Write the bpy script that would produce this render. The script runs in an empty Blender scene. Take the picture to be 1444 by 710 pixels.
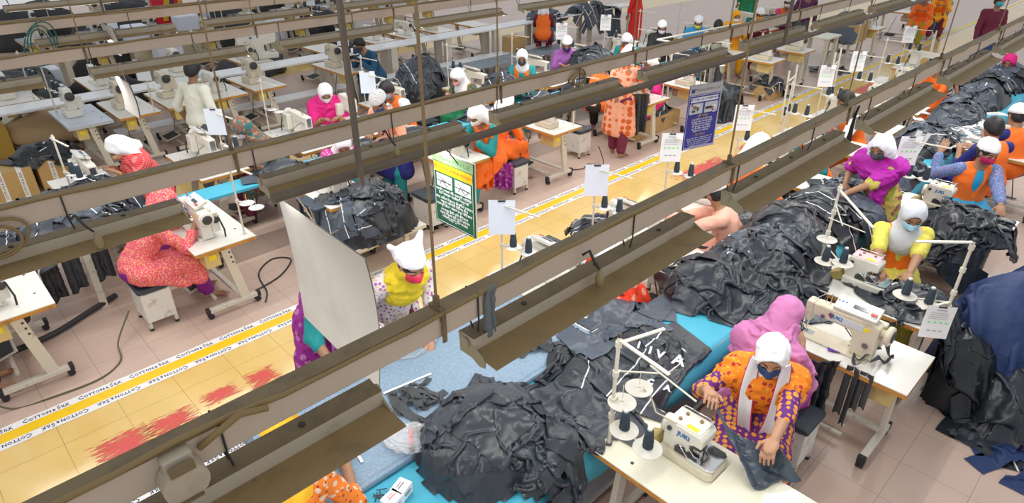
import bpy, bmesh, math, random
import numpy as np
from math import sin, cos, pi, radians, atan, tan, sqrt
from mathutils import Vector, Matrix

random.seed(7)
C = bpy.context.scene.collection
FPX = 911.0; PITCH = atan(505 / 911); AZ = radians(45.9); HC = 3.6


def P(u, v, z=0.0):
    """a point of the photograph (1444x710) brought to the height z in the room"""
    x = u - 722; y = 355 - v
    up = -FPX * sin(PITCH) + y * cos(PITCH); fw = FPX * cos(PITCH) + y * sin(PITCH)
    t = (z - HC) / up
    fw *= t; r = x * t
    return (fw * cos(AZ) + r * sin(AZ), fw * sin(AZ) - r * cos(AZ))


# ---------------------------------------------------------------- materials
MATS = {}


def mat(name, col, rough=0.6, metal=0.0, kind=None, col2=None, col3=None, scale=8.0, bump=0.0, bscale=40.0,
        emit=0.0, alpha=1.0, spec=0.5, amount=0.5, vary=0.0, trans=0.0, sheen=0.0):
    if name in MATS:
        return MATS[name]
    m = bpy.data.materials.new(name); m.use_nodes = True
    nt = m.node_tree; N = nt.nodes; L = nt.links
    b = N['Principled BSDF']
    c = (*col, 1)
    b.inputs['Base Color'].default_value = c
    b.inputs['Roughness'].default_value = rough
    b.inputs['Metallic'].default_value = metal
    b.inputs['Specular IOR Level'].default_value = spec
    if sheen:
        b.inputs['Sheen Weight'].default_value = sheen
    if trans:
        b.inputs['Transmission Weight'].default_value = trans
    if alpha < 1:
        b.inputs['Alpha'].default_value = alpha
    if emit:
        b.inputs['Emission Color'].default_value = c
        b.inputs['Emission Strength'].default_value = emit
    tc = N.new('ShaderNodeTexCoord')
    co = tc.outputs['Object']
    out = None

    def mix(fac, a, bb):
        x = N.new('ShaderNodeMix'); x.data_type = 'RGBA'
        if isinstance(fac, float):
            x.inputs[0].default_value = fac
        else:
            L.new(fac, x.inputs[0])
        for k, q in ((6, a), (7, bb)):
            if isinstance(q, tuple):
                x.inputs[k].default_value = (*q[:3], 1)
            else:
                L.new(q, x.inputs[k])
        return x.outputs[2]

    def ramp(src, lo, hi):
        r = N.new('ShaderNodeMapRange'); L.new(src, r.inputs[0])
        r.inputs[1].default_value = lo; r.inputs[2].default_value = hi
        return r.outputs[0]

    def noise(sc, det=3.0, rg=0.55, src=None):
        n = N.new('ShaderNodeTexNoise'); n.inputs['Scale'].default_value = sc
        n.inputs['Detail'].default_value = det; n.inputs['Roughness'].default_value = rg
        L.new(src or co, n.inputs['Vector'])
        return n.outputs['Fac']

    if kind == 'dirt':
        out = mix(ramp(noise(scale, 5, .65), .5 - .2 * amount + .1, .75), c, col2)
    elif kind == 'floral':
        v = N.new('ShaderNodeTexVoronoi'); v.inputs['Scale'].default_value = scale; L.new(co, v.inputs['Vector'])
        base = mix(ramp(v.outputs['Distance'], .38, .34), c, col2)
        v2 = N.new('ShaderNodeTexVoronoi'); v2.inputs['Scale'].default_value = scale * 1.37; L.new(co, v2.inputs['Vector'])
        out = mix(ramp(v2.outputs['Distance'], .28, .24), base, col3 or c[:3])
        n = noise(scale * 2.3, 2)
        out = mix(ramp(n, .60, .64), out, c)
    elif kind == 'dots':
        v = N.new('ShaderNodeTexVoronoi'); v.inputs['Scale'].default_value = scale
        v.inputs['Randomness'].default_value = 0.25; L.new(co, v.inputs['Vector'])
        out = mix(ramp(v.outputs['Distance'], amount * .62, amount * .56), c, col2)
    elif kind == 'check':
        w1 = N.new('ShaderNodeTexWave'); w1.bands_direction = 'DIAGONAL'; w1.inputs['Scale'].default_value = scale
        w2 = N.new('ShaderNodeTexWave'); w2.bands_direction = 'Z'; w2.inputs['Scale'].default_value = scale * 1.4
        L.new(co, w1.inputs['Vector']); L.new(co, w2.inputs['Vector'])
        o1 = mix(ramp(w1.outputs['Fac'], .7, .85), c, col2)
        out = mix(ramp(w2.outputs['Fac'], .75, .88), o1, col2)
    elif kind == 'bands':
        w1 = N.new('ShaderNodeTexWave'); w1.bands_direction = 'Z'; w1.inputs['Scale'].default_value = scale
        w1.inputs['Distortion'].default_value = 4.0
        L.new(co, w1.inputs['Vector'])
        out = mix(ramp(w1.outputs['Fac'], .5, .6), c, col2)
        if col3:
            out = mix(ramp(noise(scale * 4, 1), .56, .60), out, col3)
    elif kind == 'cloud':
        out = mix(ramp(noise(scale, 4, .6), .35, .65), c, col2)
        if col3:
            out = mix(ramp(noise(scale * 1.9, 2), .56, .62), out, col3)
    elif kind == 'camo':
        out = mix(ramp(noise(scale, 2), .48, .52), c, col2)
        if col3:
            out = mix(ramp(noise(scale * 1.7, 1), .57, .6), out, col3)
    if vary:
        oi = N.new('ShaderNodeObjectInfo')
        hs = N.new('ShaderNodeHueSaturation')
        mr = N.new('ShaderNodeMapRange'); L.new(oi.outputs['Random'], mr.inputs[0])
        mr.inputs[3].default_value = 1 - vary; mr.inputs[4].default_value = 1 + vary
        L.new(mr.outputs[0], hs.inputs['Value'])
        if out is not None:
            L.new(out, hs.inputs['Color'])
        else:
            hs.inputs['Color'].default_value = c
        out = hs.outputs['Color']
    if out is not None:
        L.new(out, b.inputs['Base Color'])
    if bump:
        bn = N.new('ShaderNodeBump'); bn.inputs['Strength'].default_value = bump
        bn.inputs['Distance'].default_value = 0.01
        L.new(noise(bscale, 4, .6), bn.inputs['Height']); L.new(bn.outputs[0], b.inputs['Normal'])
    MATS[name] = m
    return m


# ---------------------------------------------------------------- objects
def tag(o, label=None, cat=None, group=None, kind=None):
    if label: o['label'] = label
    if cat: o['category'] = cat
    if group: o['group'] = group
    if kind: o['kind'] = kind
    return o


def thing(name, label, cat, loc=(0, 0, 0), rz=0.0, group=None):
    o = bpy.data.objects.new(name, None); C.objects.link(o)
    o.location = loc; o.rotation_euler = (0, 0, rz); o.empty_display_size = .1
    return tag(o, label, cat, group)


def link(name, me, parent=None, loc=None, rz=None):
    o = bpy.data.objects.new(name, me); C.objects.link(o)
    if parent is not None: o.parent = parent
    if loc is not None: o.location = loc
    if rz is not None: o.rotation_euler = (0, 0, rz)
    return o


def copy_tree(o, parent=None):
    c = o.copy(); C.objects.link(c); c.parent = parent
    for ch in o.children:
        copy_tree(ch, c)
    return c


def dup(o, label, loc, rz=0.0, group=None, scale=None):
    c = copy_tree(o)
    c.location = loc; c.rotation_euler = (0, 0, rz); c['label'] = label
    if group: c['group'] = group
    if scale: c.scale = (scale,) * 3
    return c


class MB:
    """mesh collector: every shape appended, then linked as one mesh"""

    def __init__(s):
        s.v = []; s.f = []; s.m = []; s.sm = []

    def add(s, vs, fs, mi=0, smooth=False):
        k = len(s.v)
        s.v += [tuple(p) for p in vs]
        for f in fs:
            s.f.append(tuple(i + k for i in f)); s.m.append(mi); s.sm.append(smooth)
        return s

    def box(s, c, h, mi=0, rot=None, bev=0.0):
        """centre c, full size h, rot = Matrix or z angle"""
        R = rot if isinstance(rot, Matrix) else Matrix.Rotation(rot or 0, 3, 'Z')
        if bev:
            bm = bmesh.new(); bmesh.ops.create_cube(bm, size=1.0)
            for v in bm.verts: v.co = Vector((v.co.x * h[0], v.co.y * h[1], v.co.z * h[2]))
            bmesh.ops.bevel(bm, geom=bm.edges[:], offset=min(bev, min(h) * .45), segments=2, affect='EDGES', profile=.5)
            vs = [R @ v.co + Vector(c) for v in bm.verts]; bm.verts.index_update()
            fs = [[v.index for v in f.verts] for f in bm.faces]; bm.free()
            return s.add(vs, fs, mi)
        vs = [R @ Vector((x * h[0] / 2, y * h[1] / 2, z * h[2] / 2)) + Vector(c)
              for x in (-1, 1) for y in (-1, 1) for z in (-1, 1)]
        return s.add(vs, [(0, 1, 3, 2), (4, 6, 7, 5), (0, 4, 5, 1), (2, 3, 7, 6), (0, 2, 6, 4), (1, 5, 7, 3)], mi)

    def tube(s, pts, r, n=8, mi=0, cap=True, r2=None):
        pts = [Vector(p) for p in pts]; k = len(pts); vs = []; up = None
        for i, p in enumerate(pts):
            d = (pts[min(i + 1, k - 1)] - pts[max(i - 1, 0)]).normalized()
            if up is None:
                up = Vector((0, 0, 1)) if abs(d.z) < .9 else Vector((1, 0, 0))
            a = d.cross(up).normalized(); b = a.cross(d).normalized(); up = b
            rr = r if r2 is None else r + (r2 - r) * i / max(1, k - 1)
            if callable(r): rr = r(i / max(1, k - 1))
            for j in range(n):
                t = 2 * pi * j / n
                vs.append(p + a * (cos(t) * rr) + b * (sin(t) * rr))
        fs = [(i * n + j, i * n + (j + 1) % n, (i + 1) * n + (j + 1) % n, (i + 1) * n + j) for i in range(k - 1) for j in range(n)]
        s.add(vs, fs, mi, True)
        if cap:
            s.add(vs[:n], [tuple(range(n))[::-1]], mi); s.add(vs[-n:], [tuple(range(n))], mi)
        return s

    def cyl(s, c, r, h, n=16, mi=0, axis='Z', r2=None):
        d = {'X': Vector((1, 0, 0)), 'Y': Vector((0, 1, 0)), 'Z': Vector((0, 0, 1))}[axis] * (h / 2)
        c = Vector(c)
        return s.tube([c - d, c + d], r, n, mi, True, r2)

    def lathe(s, prof, c=(0, 0, 0), n=16, mi=0, axis='Z'):
        vs = []
        for (r, z) in prof:
            for j in range(n):
                t = 2 * pi * j / n
                p = (r * cos(t), r * sin(t), z)
                if axis == 'Y': p = (p[0], p[2], p[1])
                if axis == 'X': p = (p[2], p[0], p[1])
                vs.append((p[0] + c[0], p[1] + c[1], p[2] + c[2]))
        k = len(prof)
        fs = [(i * n + j, i * n + (j + 1) % n, (i + 1) * n + (j + 1) % n, (i + 1) * n + j) for i in range(k - 1) for j in range(n)]
        fs += [tuple(range(n))[::-1], tuple((k - 1) * n + j for j in range(n))]
        return s.add(vs, fs, mi, True)

    def prism(s, poly, lo, hi, axis='Z', mi=0, bev=0.0):
        """poly in the plane across the axis: Z:(x,y) Y:(x,z) X:(y,z)"""
        n = len(poly)

        def q(p, h):
            return {'Z': (p[0], p[1], h), 'Y': (p[0], h, p[1]), 'X': (h, p[0], p[1])}[axis]
        vs = [q(p, lo) for p in poly] + [q(p, hi) for p in poly]
        fs = [tuple(range(n))[::-1], tuple(range(n, 2 * n))] + [(i, (i + 1) % n, n + (i + 1) % n, n + i) for i in range(n)]
        if bev:
            bm = bmesh.new(); bv = [bm.verts.new(v) for v in vs]
            for f in fs: bm.faces.new([bv[i] for i in f])
            bmesh.ops.recalc_face_normals(bm, faces=bm.faces[:])
            bmesh.ops.bevel(bm, geom=bm.edges[:], offset=bev, segments=2, affect='EDGES', profile=.5)
            bm.verts.index_update()
            vs = [v.co.copy() for v in bm.verts]; fs = [[v.index for v in f.verts] for f in bm.faces]; bm.free()
        return s.add(vs, fs, mi)

    def sheet(s, grid, mi=0, smooth=True):
        """grid[i][j] of points"""
        a = len(grid); b = len(grid[0])
        vs = [p for row in grid for p in row]
        fs = [(i * b + j, i * b + j + 1, (i + 1) * b + j + 1, (i + 1) * b + j) for i in range(a - 1) for j in range(b - 1)]
        return s.add(vs, fs, mi, smooth)

    def mesh(s, name, mats):
        me = bpy.data.meshes.new(name)
        me.from_pydata(s.v, [], s.f)
        if not isinstance(mats, (list, tuple)): mats = [mats]
        for m in mats: me.materials.append(m)
        me.polygons.foreach_set('material_index', s.m)
        me.polygons.foreach_set('use_smooth', s.sm)
        bm = bmesh.new(); bm.from_mesh(me); bmesh.ops.recalc_face_normals(bm, faces=bm.faces[:]); bm.to_mesh(me); bm.free()
        me.update()
        return me

    def build(s, name, mats, parent=None, loc=None, rz=None):
        return link(name, s.mesh(name, mats), parent, loc, rz)


def np_mesh(name, v, f, mats, mi=None, smooth=True):
    me = bpy.data.meshes.new(name)
    me.vertices.add(len(v)); me.vertices.foreach_set('co', np.ascontiguousarray(v, dtype=np.float32).ravel())
    k = f.shape[1]
    me.loops.add(f.size); me.loops.foreach_set('vertex_index', np.ascontiguousarray(f, dtype=np.int32).ravel())
    me.polygons.add(len(f)); me.polygons.foreach_set('loop_start', np.arange(0, f.size, k, dtype=np.int32))
    me.polygons.foreach_set('loop_total', np.full(len(f), k, dtype=np.int32))
    if not isinstance(mats, (list, tuple)): mats = [mats]
    for m in mats: me.materials.append(m)
    if mi is not None: me.polygons.foreach_set('material_index', np.ascontiguousarray(mi, dtype=np.int32))
    me.polygons.foreach_set('use_smooth', np.full(len(f), smooth))
    me.update(calc_edges=True); me.validate()
    return me


# ---------------------------------------------------------------- noise
def _h(ix, iy, iz, s):
    n = (ix.astype(np.int64) * 374761393 + iy.astype(np.int64) * 668265263 + iz.astype(np.int64) * 2147483647 + s * 1274126177) & 0xFFFFFFFF
    n = ((n ^ (n >> 13)) * 1274126177) & 0xFFFFFFFF
    n = (n ^ (n >> 16)) & 0xFFFFFF
    return n.astype(np.float32) / 8388608.0 - 1.0


def noise3(p, s=0):
    p = np.asarray(p, dtype=np.float32)
    i = np.floor(p).astype(np.int32); f = p - i
    u = f * f * (3 - 2 * f)
    x, y, z = i[:, 0], i[:, 1], i[:, 2]
    r = 0
    for dx in (0, 1):
        wx = u[:, 0] if dx else 1 - u[:, 0]
        for dy in (0, 1):
            wy = u[:, 1] if dy else 1 - u[:, 1]
            for dz in (0, 1):
                wz = u[:, 2] if dz else 1 - u[:, 2]
                r = r + wx * wy * wz * _h(x + dx, y + dy, z + dz, s)
    return r


def crumple(p, s=0, octs=3):
    """creased-cloth relief in about [-1, 1]: sharp ridges, soft valleys"""
    w = np.stack([noise3(p * .8 + 7.1, s + 11), noise3(p * .8 + 3.3, s + 12), noise3(p * .8 + 9.9, s + 13)], 1)
    q = p + w * .9
    r = 0; a = 1.0; t = 0
    for k in range(octs):
        n = noise3(q * (1.0, 1.0, 1.0) + k * 17.3, s + k)
        r = r + a * (1 - 2.6 * np.abs(n)); t += a
        q = q * 1.9 + w * .5; a *= .52
    return np.clip(r / t, -1, 1)


# ---------------------------------------------------------------- signed distance modelling
class SDF:
    def __init__(s):
        s.ops = []; s.lo = np.array([9e9] * 3); s.hi = -s.lo; s.disp = None

    def _bb(s, *pts_r):
        for p, r in pts_r:
            p = np.array(p, float)
            s.lo = np.minimum(s.lo, p - r); s.hi = np.maximum(s.hi, p + r)

    def cap(s, a, b, ra, rb=None, k=.02, op='+'):
        a = np.array(a, float); b = np.array(b, float); rb = ra if rb is None else rb
        ab = b - a; L2 = max(ab @ ab, 1e-9)

        def f(p):
            t = np.clip(((p - a) @ ab) / L2, 0, 1)
            return np.linalg.norm(p - a - t[:, None] * ab, axis=1) - (ra + (rb - ra) * t)
        s.ops.append((op, f, k))
        if op == '+': s._bb((a, ra), (b, rb))
        return s

    def ell(s, c, r, R=None, k=.02, op='+'):
        c = np.array(c, float); r = np.array(r, float)

        def f(p):
            q = p - c
            if R is not None: q = q @ R
            k0 = np.linalg.norm(q / r, axis=1); k1 = np.linalg.norm(q / (r * r), axis=1) + 1e-9
            return k0 * (k0 - 1) / k1
        s.ops.append((op, f, k))
        if op == '+': s._bb((c, max(r) if R is not None else r))
        return s

    def box(s, c, h, rr=.01, R=None, k=.01, op='+'):
        """half sizes h"""
        c = np.array(c, float); h = np.array(h, float)

        def f(p):
            q = p - c
            if R is not None: q = q @ R
            d = np.abs(q) - (h - rr)
            return np.linalg.norm(np.maximum(d, 0), axis=1) + np.minimum(d.max(1), 0) - rr
        s.ops.append((op, f, k))
        if op == '+': s._bb((c, np.linalg.norm(h) if R is not None else h))
        return s

    def plane(s, c, n, k=.005, op='-'):
        """cuts away the side n points to"""
        c = np.array(c, float); n = np.array(n, float); n = n / np.linalg.norm(n)
        s.ops.append((op, lambda p: -((p - c) @ n), k))
        return s

    def fn(s, f, k=.01, op='+'):
        s.ops.append((op, f, k)); return s

    def ev(s, p):
        d = np.full(len(p), 9.0, dtype=np.float64)
        for op, f, k in s.ops:
            e = f(p)
            if op == '+':
                h = np.clip(.5 + .5 * (d - e) / k, 0, 1); d = d * (1 - h) + e * h - k * h * (1 - h)
            elif op == '-':
                h = np.clip(.5 - .5 * (d + e) / k, 0, 1); d = d * (1 - h) - e * h + k * h * (1 - h)
            elif op == '&':
                h = np.clip(.5 - .5 * (d - e) / k, 0, 1); d = d * (1 - h) + e * h + k * h * (1 - h)
        if s.disp is not None: d = d + s.disp(p)
        return d

    def mesh(s, vox):
        pad = vox * 2.5 + (.03 if s.disp is not None else .005)
        lo = s.lo - pad; hi = s.hi + pad; B = 6
        n = (np.ceil((hi - lo) / vox / B).astype(int)) * B
        arr = np.full(n, 1.0, dtype=np.float32)
        nb = n // B
        bi = np.stack(np.meshgrid(*[np.arange(k) for k in nb], indexing='ij'), -1).reshape(-1, 3)
        cen = lo + (bi * B + (B - 1) / 2) * vox
        d = s.ev(cen)
        A = arr.reshape(nb[0], B, nb[1], B, nb[2], B)
        A[:] = np.sign(d).reshape(nb)[:, None, :, None, :, None]
        act = np.abs(d) < vox * B * .87 * 1.25 + vox * 1.5
        ai = bi[act]
        if len(ai) == 0: return np.zeros((0, 3)), np.zeros((0, 4), int)
        o = np.stack(np.meshgrid(*[np.arange(B)] * 3, indexing='ij'), -1).reshape(-1, 3)
        for c0 in range(0, len(ai), 1500):
            a = ai[c0:c0 + 1500]
            idx = (a[:, None, :] * B + o[None]).reshape(-1, 3)
            arr[idx[:, 0], idx[:, 1], idx[:, 2]] = s.ev(lo + idx * vox)
        return surface_nets(arr, lo, vox)


def surface_nets(a, lo, vox):
    g = a < 0
    c = [(x, y, z) for x in (0, 1) for y in (0, 1) for z in (0, 1)]
    n = np.array(a.shape) - 1

    def sub(A, o): return A[o[0]:o[0] + n[0], o[1]:o[1] + n[1], o[2]:o[2] + n[2]]
    cnt = sum(sub(g, o).astype(np.int8) for o in c)
    act = (cnt > 0) & (cnt < 8)
    I = np.argwhere(act)
    idx = -np.ones(n, dtype=np.int32); idx[act] = np.arange(len(I))
    acc = np.zeros((len(I), 3)); w = np.zeros(len(I))
    val = {o: a[I[:, 0] + o[0], I[:, 1] + o[1], I[:, 2] + o[2]].astype(np.float64) for o in c}
    for i in range(8):
        for j in range(i + 1, 8):
            o1, o2 = np.array(c[i]), np.array(c[j])
            if np.abs(o1 - o2).sum() != 1: continue
            v1, v2 = val[c[i]], val[c[j]]
            m = (v1 < 0) != (v2 < 0)
            t = np.where(m, v1 / np.where(m, v1 - v2, 1), 0)
            acc += np.where(m[:, None], o1 + t[:, None] * (o2 - o1), 0); w += m
    V = lo + (I + acc / w[:, None]) * vox
    F = []
    for ax in range(3):
        u, v = [(1, 2), (2, 0), (0, 1)][ax]
        s0 = [slice(0, n[k]) for k in range(3)]; s1 = list(s0)
        s1[ax] = slice(1, n[ax] + 1)
        g0 = g[tuple(s0)]; g1 = g[tuple(s1)]
        x = g0 != g1
        e = np.argwhere(x)
        e = e[(e[:, u] > 0) & (e[:, v] > 0)]
        if not len(e): continue
        flip = g0[e[:, 0], e[:, 1], e[:, 2]]
        du = np.zeros(3, int); du[u] = 1; dv = np.zeros(3, int); dv[v] = 1
        q = [idx[tuple((e - a_).T)] for a_ in (0 * du, du, du + dv, dv)]
        q = np.stack(q, 1)
        q[~flip] = q[~flip][:, ::-1]
        F.append(q)
    F = np.concatenate(F); F = F[(F >= 0).all(1)]
    return V, F


def sdf_part(name, S, vox, mats, parent=None, loc=None, rz=None, pick=None, relax=1):
    v, f = S.mesh(vox)
    if len(v) == 0: return None
    for _ in range(relax):  # light smoothing
        acc = np.zeros_like(v); w = np.zeros(len(v))
        for k in range(4):
            np.add.at(acc, f[:, k], v[f[:, (k + 1) % 4]]); np.add.at(w, f[:, k], 1)
            np.add.at(acc, f[:, k], v[f[:, (k - 1) % 4]]); np.add.at(w, f[:, k], 1)
        m = w > 0
        v[m] = v[m] * .5 + .5 * acc[m] / w[m, None]
    mi = None
    if pick is not None: mi = pick(v[f].mean(1))
    return link(name, np_mesh(name, v, f, mats, mi), parent, loc, rz)
# ---------------------------------------------------------------- people
def rx(a): return np.array([[1, 0, 0], [0, cos(a), -sin(a)], [0, sin(a), cos(a)]])
def ry(a): return np.array([[cos(a), 0, sin(a)], [0, 1, 0], [-sin(a), 0, cos(a)]])
def rz3(a): return np.array([[cos(a), -sin(a), 0], [sin(a), cos(a), 0], [0, 0, 1]])
def nrm(v): v = np.array(v, float); return v / max(np.linalg.norm(v), 1e-9)


def ik(a, b, l1, l2, pole):
    a = np.array(a, float); b = np.array(b, float); d = b - a; D = np.linalg.norm(d)
    if D > (l1 + l2) * .995: b = a + d / D * (l1 + l2) * .995; d = b - a; D = np.linalg.norm(d)
    u = d / D; x = (l1 * l1 - l2 * l2 + D * D) / (2 * D); h = sqrt(max(l1 * l1 - x * x, 0))
    p = np.array(pole, float); p = nrm(p - (p @ u) * u)
    return a + u * x + p * h, b


SKIN = {}
KS = 1.08   # everybody a little taller than the 1.58 m the joints are laid out for
def skin(tone):
    c = [(.46, .25, .15), (.36, .19, .11), (.27, .14, .08)][tone]
    return mat('skin_%d' % tone, c, .5, bump=.05, bscale=90, spec=.4)


def person(label, face=0, head=None, base=None, pose='sit', lean=.25, twist=0., hp=.5, hy=0., hands=None, hdir=None,
           sc=1.0, vox=.013, top=None, sleeve=.6, sleeve_mat=None, pants=None, cover='scarf', cmat=None, mask=None, vest=None,
           shawl=None, shawl_side=0, hair=True, tone=1, hem=.32, seat=.45, feet=None, folds=.007, group=None, tail=0,
           bangle=None, horns=False, apron=None, zbase=0.0, curl=.5, open_vest=True, drape_len=.0, name='person',
           shawl_low=0.0, bun=False, knee=.40, handsw=None, shawl_arm=.85, big_face=False):
    # joints, in metres, facing +X
    hz = (seat + .085) if pose == 'sit' else .83 * sc
    T = rz3(twist) @ ry(lean); T1 = rz3(twist * .5) @ ry(lean * .75)
    pel = np.array([0, 0, hz])
    waist = pel + T1 @ np.array([0, 0, .18 * sc])
    c7 = waist + T @ np.array([0, 0, .27 * sc])
    H = rz3(twist + hy) @ ry(hp)
    hc = c7 + T @ np.array([.015, 0, .05 * sc]) + H @ np.array([.02, 0, .115 * sc])
    W = .155 * sc * (1.12 if cover == 'hair' and not bun else 1)
    sh = {1: c7 + T @ np.array([0, W, -.045]), -1: c7 + T @ np.array([0, -W, -.045])}
    a = radians(face); Rw = rz3(a)
    if head is not None:
        q = Rw @ hc * KS; loc = (head[0] - q[0], head[1] - q[1], zbase)
    else:
        loc = (base[0], base[1], zbase)
    if handsw is not None:
        hands = tuple(Rw.T @ (np.array(h_, float) - np.array(loc)) / KS for h_ in handsw)
    if hands is None: hands = ((.38, .10, .84), (.38, -.10, .84)) if pose == 'sit' else ((.1, .25, .75 * sc), (.1, -.25, .75 * sc))
    arm = {}
    for sgn, w in ((1, hands[0]), (-1, hands[1])):
        e, w2 = ik(sh[sgn], w, .265 * sc, .235 * sc, (-.35, sgn * .55, -.9))
        arm[sgn] = (sh[sgn], e, w2)
    hip = {s_: pel + np.array([0, s_ * .085, 0]) for s_ in (1, -1)}
    leg = {}
    for s_ in (1, -1):
        if pose == 'sit':
            k_ = np.array([knee, s_ * .13, seat + .06]); an = np.array([knee + .05, s_ * .11, .1])
            if feet is not None: an = np.array([feet[0], s_ * feet[1] + (feet[2] if len(feet) > 2 else 0), .1])
        else:
            an = np.array([(feet if feet else .04) * s_, s_ * .085, .09]); k_ = (hip[s_] + an) / 2 + np.array([.03, 0, 0.01])
        leg[s_] = (hip[s_], k_, an)
    root = thing(name, label, 'person', loc, a, group); root.scale = (KS,) * 3
    far = vox > .016
    # ------------------------------------------------ body
    S = SDF()
    S.ell(pel + T1 @ np.array([-.01, 0, .02]), (.115 * sc, .16 * sc, .12), T1, .03)
    S.ell(waist, (.095 * sc, .125 * sc, .15), T, .05)
    S.ell(c7 + T @ np.array([-.005, 0, -.15 * sc]), (.1 * sc, .145 * sc, .16 * sc), T, .05)
    S.cap(sh[1], sh[-1], .05 * sc, k=.05)
    S.cap(c7 - T @ np.array([0, 0, .05]), hc - H @ np.array([.02, 0, .06]), .052, .048, k=.03)
    for s_ in (1, -1):
        A, E, Wr = arm[s_]
        S.cap(A, E, .046 * sc, .036 * sc, k=.02); S.cap(E, Wr, .037 * sc, .025 * sc, k=.015)
        h_, k_, an = leg[s_]
        S.cap(h_, k_, .085 * sc, .058 * sc, k=.03); S.cap(k_, an, .055 * sc, .036 * sc, k=.02)
        fd = nrm(np.array([1, s_ * .2, 0]))
        S.cap(an - np.array([.015, 0, .045]), an + fd * .13 - np.array([0, 0, .068]), .032, .022, k=.03)
        S.cap(an + fd * .1 - np.array([0, 0, .07]), an + fd * .175 + np.array([0, s_ * .012, -.076]), .02, .013, k=.015)
        if not far:
            for q in range(1, 4):
                S.cap(an + fd * .13 + np.array([0, s_ * .014 * q - s_ * .008, -.074]), an + fd * (.175 - .008 * q) + np.array([0, s_ * (.016 * q - .002), -.079]), .011, .009, k=.004)
    # head
    S.ell(hc + H @ np.array([-.008, 0, .022]), (.093, .072, .088), H, .02)
    S.ell(hc + H @ np.array([.018, 0, -.038]), (.068, .058, .068), H, .03)
    S.ell(hc + H @ np.array([.058, 0, -.078]), (.024, .025, .02), H, .03)      # chin
    S.cap(hc + H @ np.array([.076, 0, .006]), hc + H @ np.array([.096, 0, -.026]), .009, .013, k=.012)  # nose
    S.ell(hc + H @ np.array([.078, 0, -.052]), (.012, .024, .008), H, .008)     # lips
    for s_ in (1, -1):
        S.ell(hc + H @ np.array([.088, s_ * .031, .004]), (.012, .016, .010), H, .012, '-')
        S.ell(hc + H @ np.array([.072, s_ * .031, .002]), (.012, .014, .010), H, .004)
        S.ell(hc + H @ np.array([.0, s_ * .073, -.008]), (.017, .009, .028), H, .006)
    # hands with four fingers and a thumb
    for s_ in (1, -1):
        A, E, Wr = arm[s_]
        d = nrm(Wr - E)
        if hdir is not None and hdir[0 if s_ == 1 else 1] is not None: d = nrm(hdir[0 if s_ == 1 else 1])
        else: d = nrm(d + np.array([.15, -s_ * .15, -.25]))
        up = nrm(np.array([0, -s_ * .25, 1.0])); side = nrm(np.cross(up, d)) * s_   # away from the thumb = outwards
        nn = nrm(np.cross(d, side)) * s_
        if nn[2] < 0: nn = -nn
        pm = Wr + d * .05
        Rm = np.stack([d, side, nn], 1)
        S.ell(pm, (.055, .040, .017), Rm, .012)
        if vox < .014:
            fl = (.074, .080, .074, .058)
            for q in range(4):
                o = (-.030 + .0195 * q)
                b0 = Wr + d * .078 + side * o - nn * .002
                d1 = nrm(d + side * (o * 2.5) - nn * curl * .7); b1 = b0 + d1 * fl[q] * .5
                d2 = nrm(d1 - nn * curl * 1.1); b2 = b1 + d2 * fl[q] * .5
                S.cap(b0, b1, .0095, .0088, k=.005); S.cap(b1, b2, .0088, .0075, k=.004)
            t0 = Wr + d * .022 - side * .026; t1 = t0 + nrm(d * .6 - side * .75 - nn * .2) * .042; t2 = t1 + nrm(d - side * .15 - nn * .3) * .032
            S.cap(t0, t1, .013, .0105, k=.006); S.cap(t1, t2, .0105, .009, k=.004)
        else:
            for q in range(4):
                o = -.028 + .019 * q
                b0 = Wr + d * .075 + side * o; b1 = b0 + nrm(d - nn * curl * .9) * .065
                S.cap(b0, b1, .0115, .010, k=.004)
            S.cap(Wr + d * .02 - side * .025, Wr + d * .07 - side * .055, .014, .011, k=.006)
    Hi = H.T

    def pick(c):
        q = (c - hc) @ H
        m = np.zeros(len(c), int)
        ay = np.abs(q[:, 1])
        eye = (q[:, 0] > .055) & (((ay - .031) / .017) ** 2 + ((q[:, 2] - .001) / .0062) ** 2 < 1)
        brow = (q[:, 0] > .05) & (np.abs(ay - .033) < .021) & (np.abs(q[:, 2] - .024 + (ay - .033) ** 2 * 12) < .0052)
        lip = (q[:, 0] > .06) & (((q[:, 1]) / .026) ** 2 + ((q[:, 2] + .052) / .011) ** 2 < 1)
        m[eye | brow] = 1; m[lip] = 2
        return m
    bod = sdf_part('body', S, vox, [skin(tone), mat('eye_dark', (.012, .008, .006), .35), mat('lips', (.33, .09, .08), .45)], root, pick=pick)

    def fold(S_, amp=folds, sc_=(11, 11, 5)):
        if amp:
            s0 = random.randint(0, 999)
            sv = np.array(sc_, float)
            S_.disp = lambda p: -amp * crumple(p * sv, s0, 2)
        return S_
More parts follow.
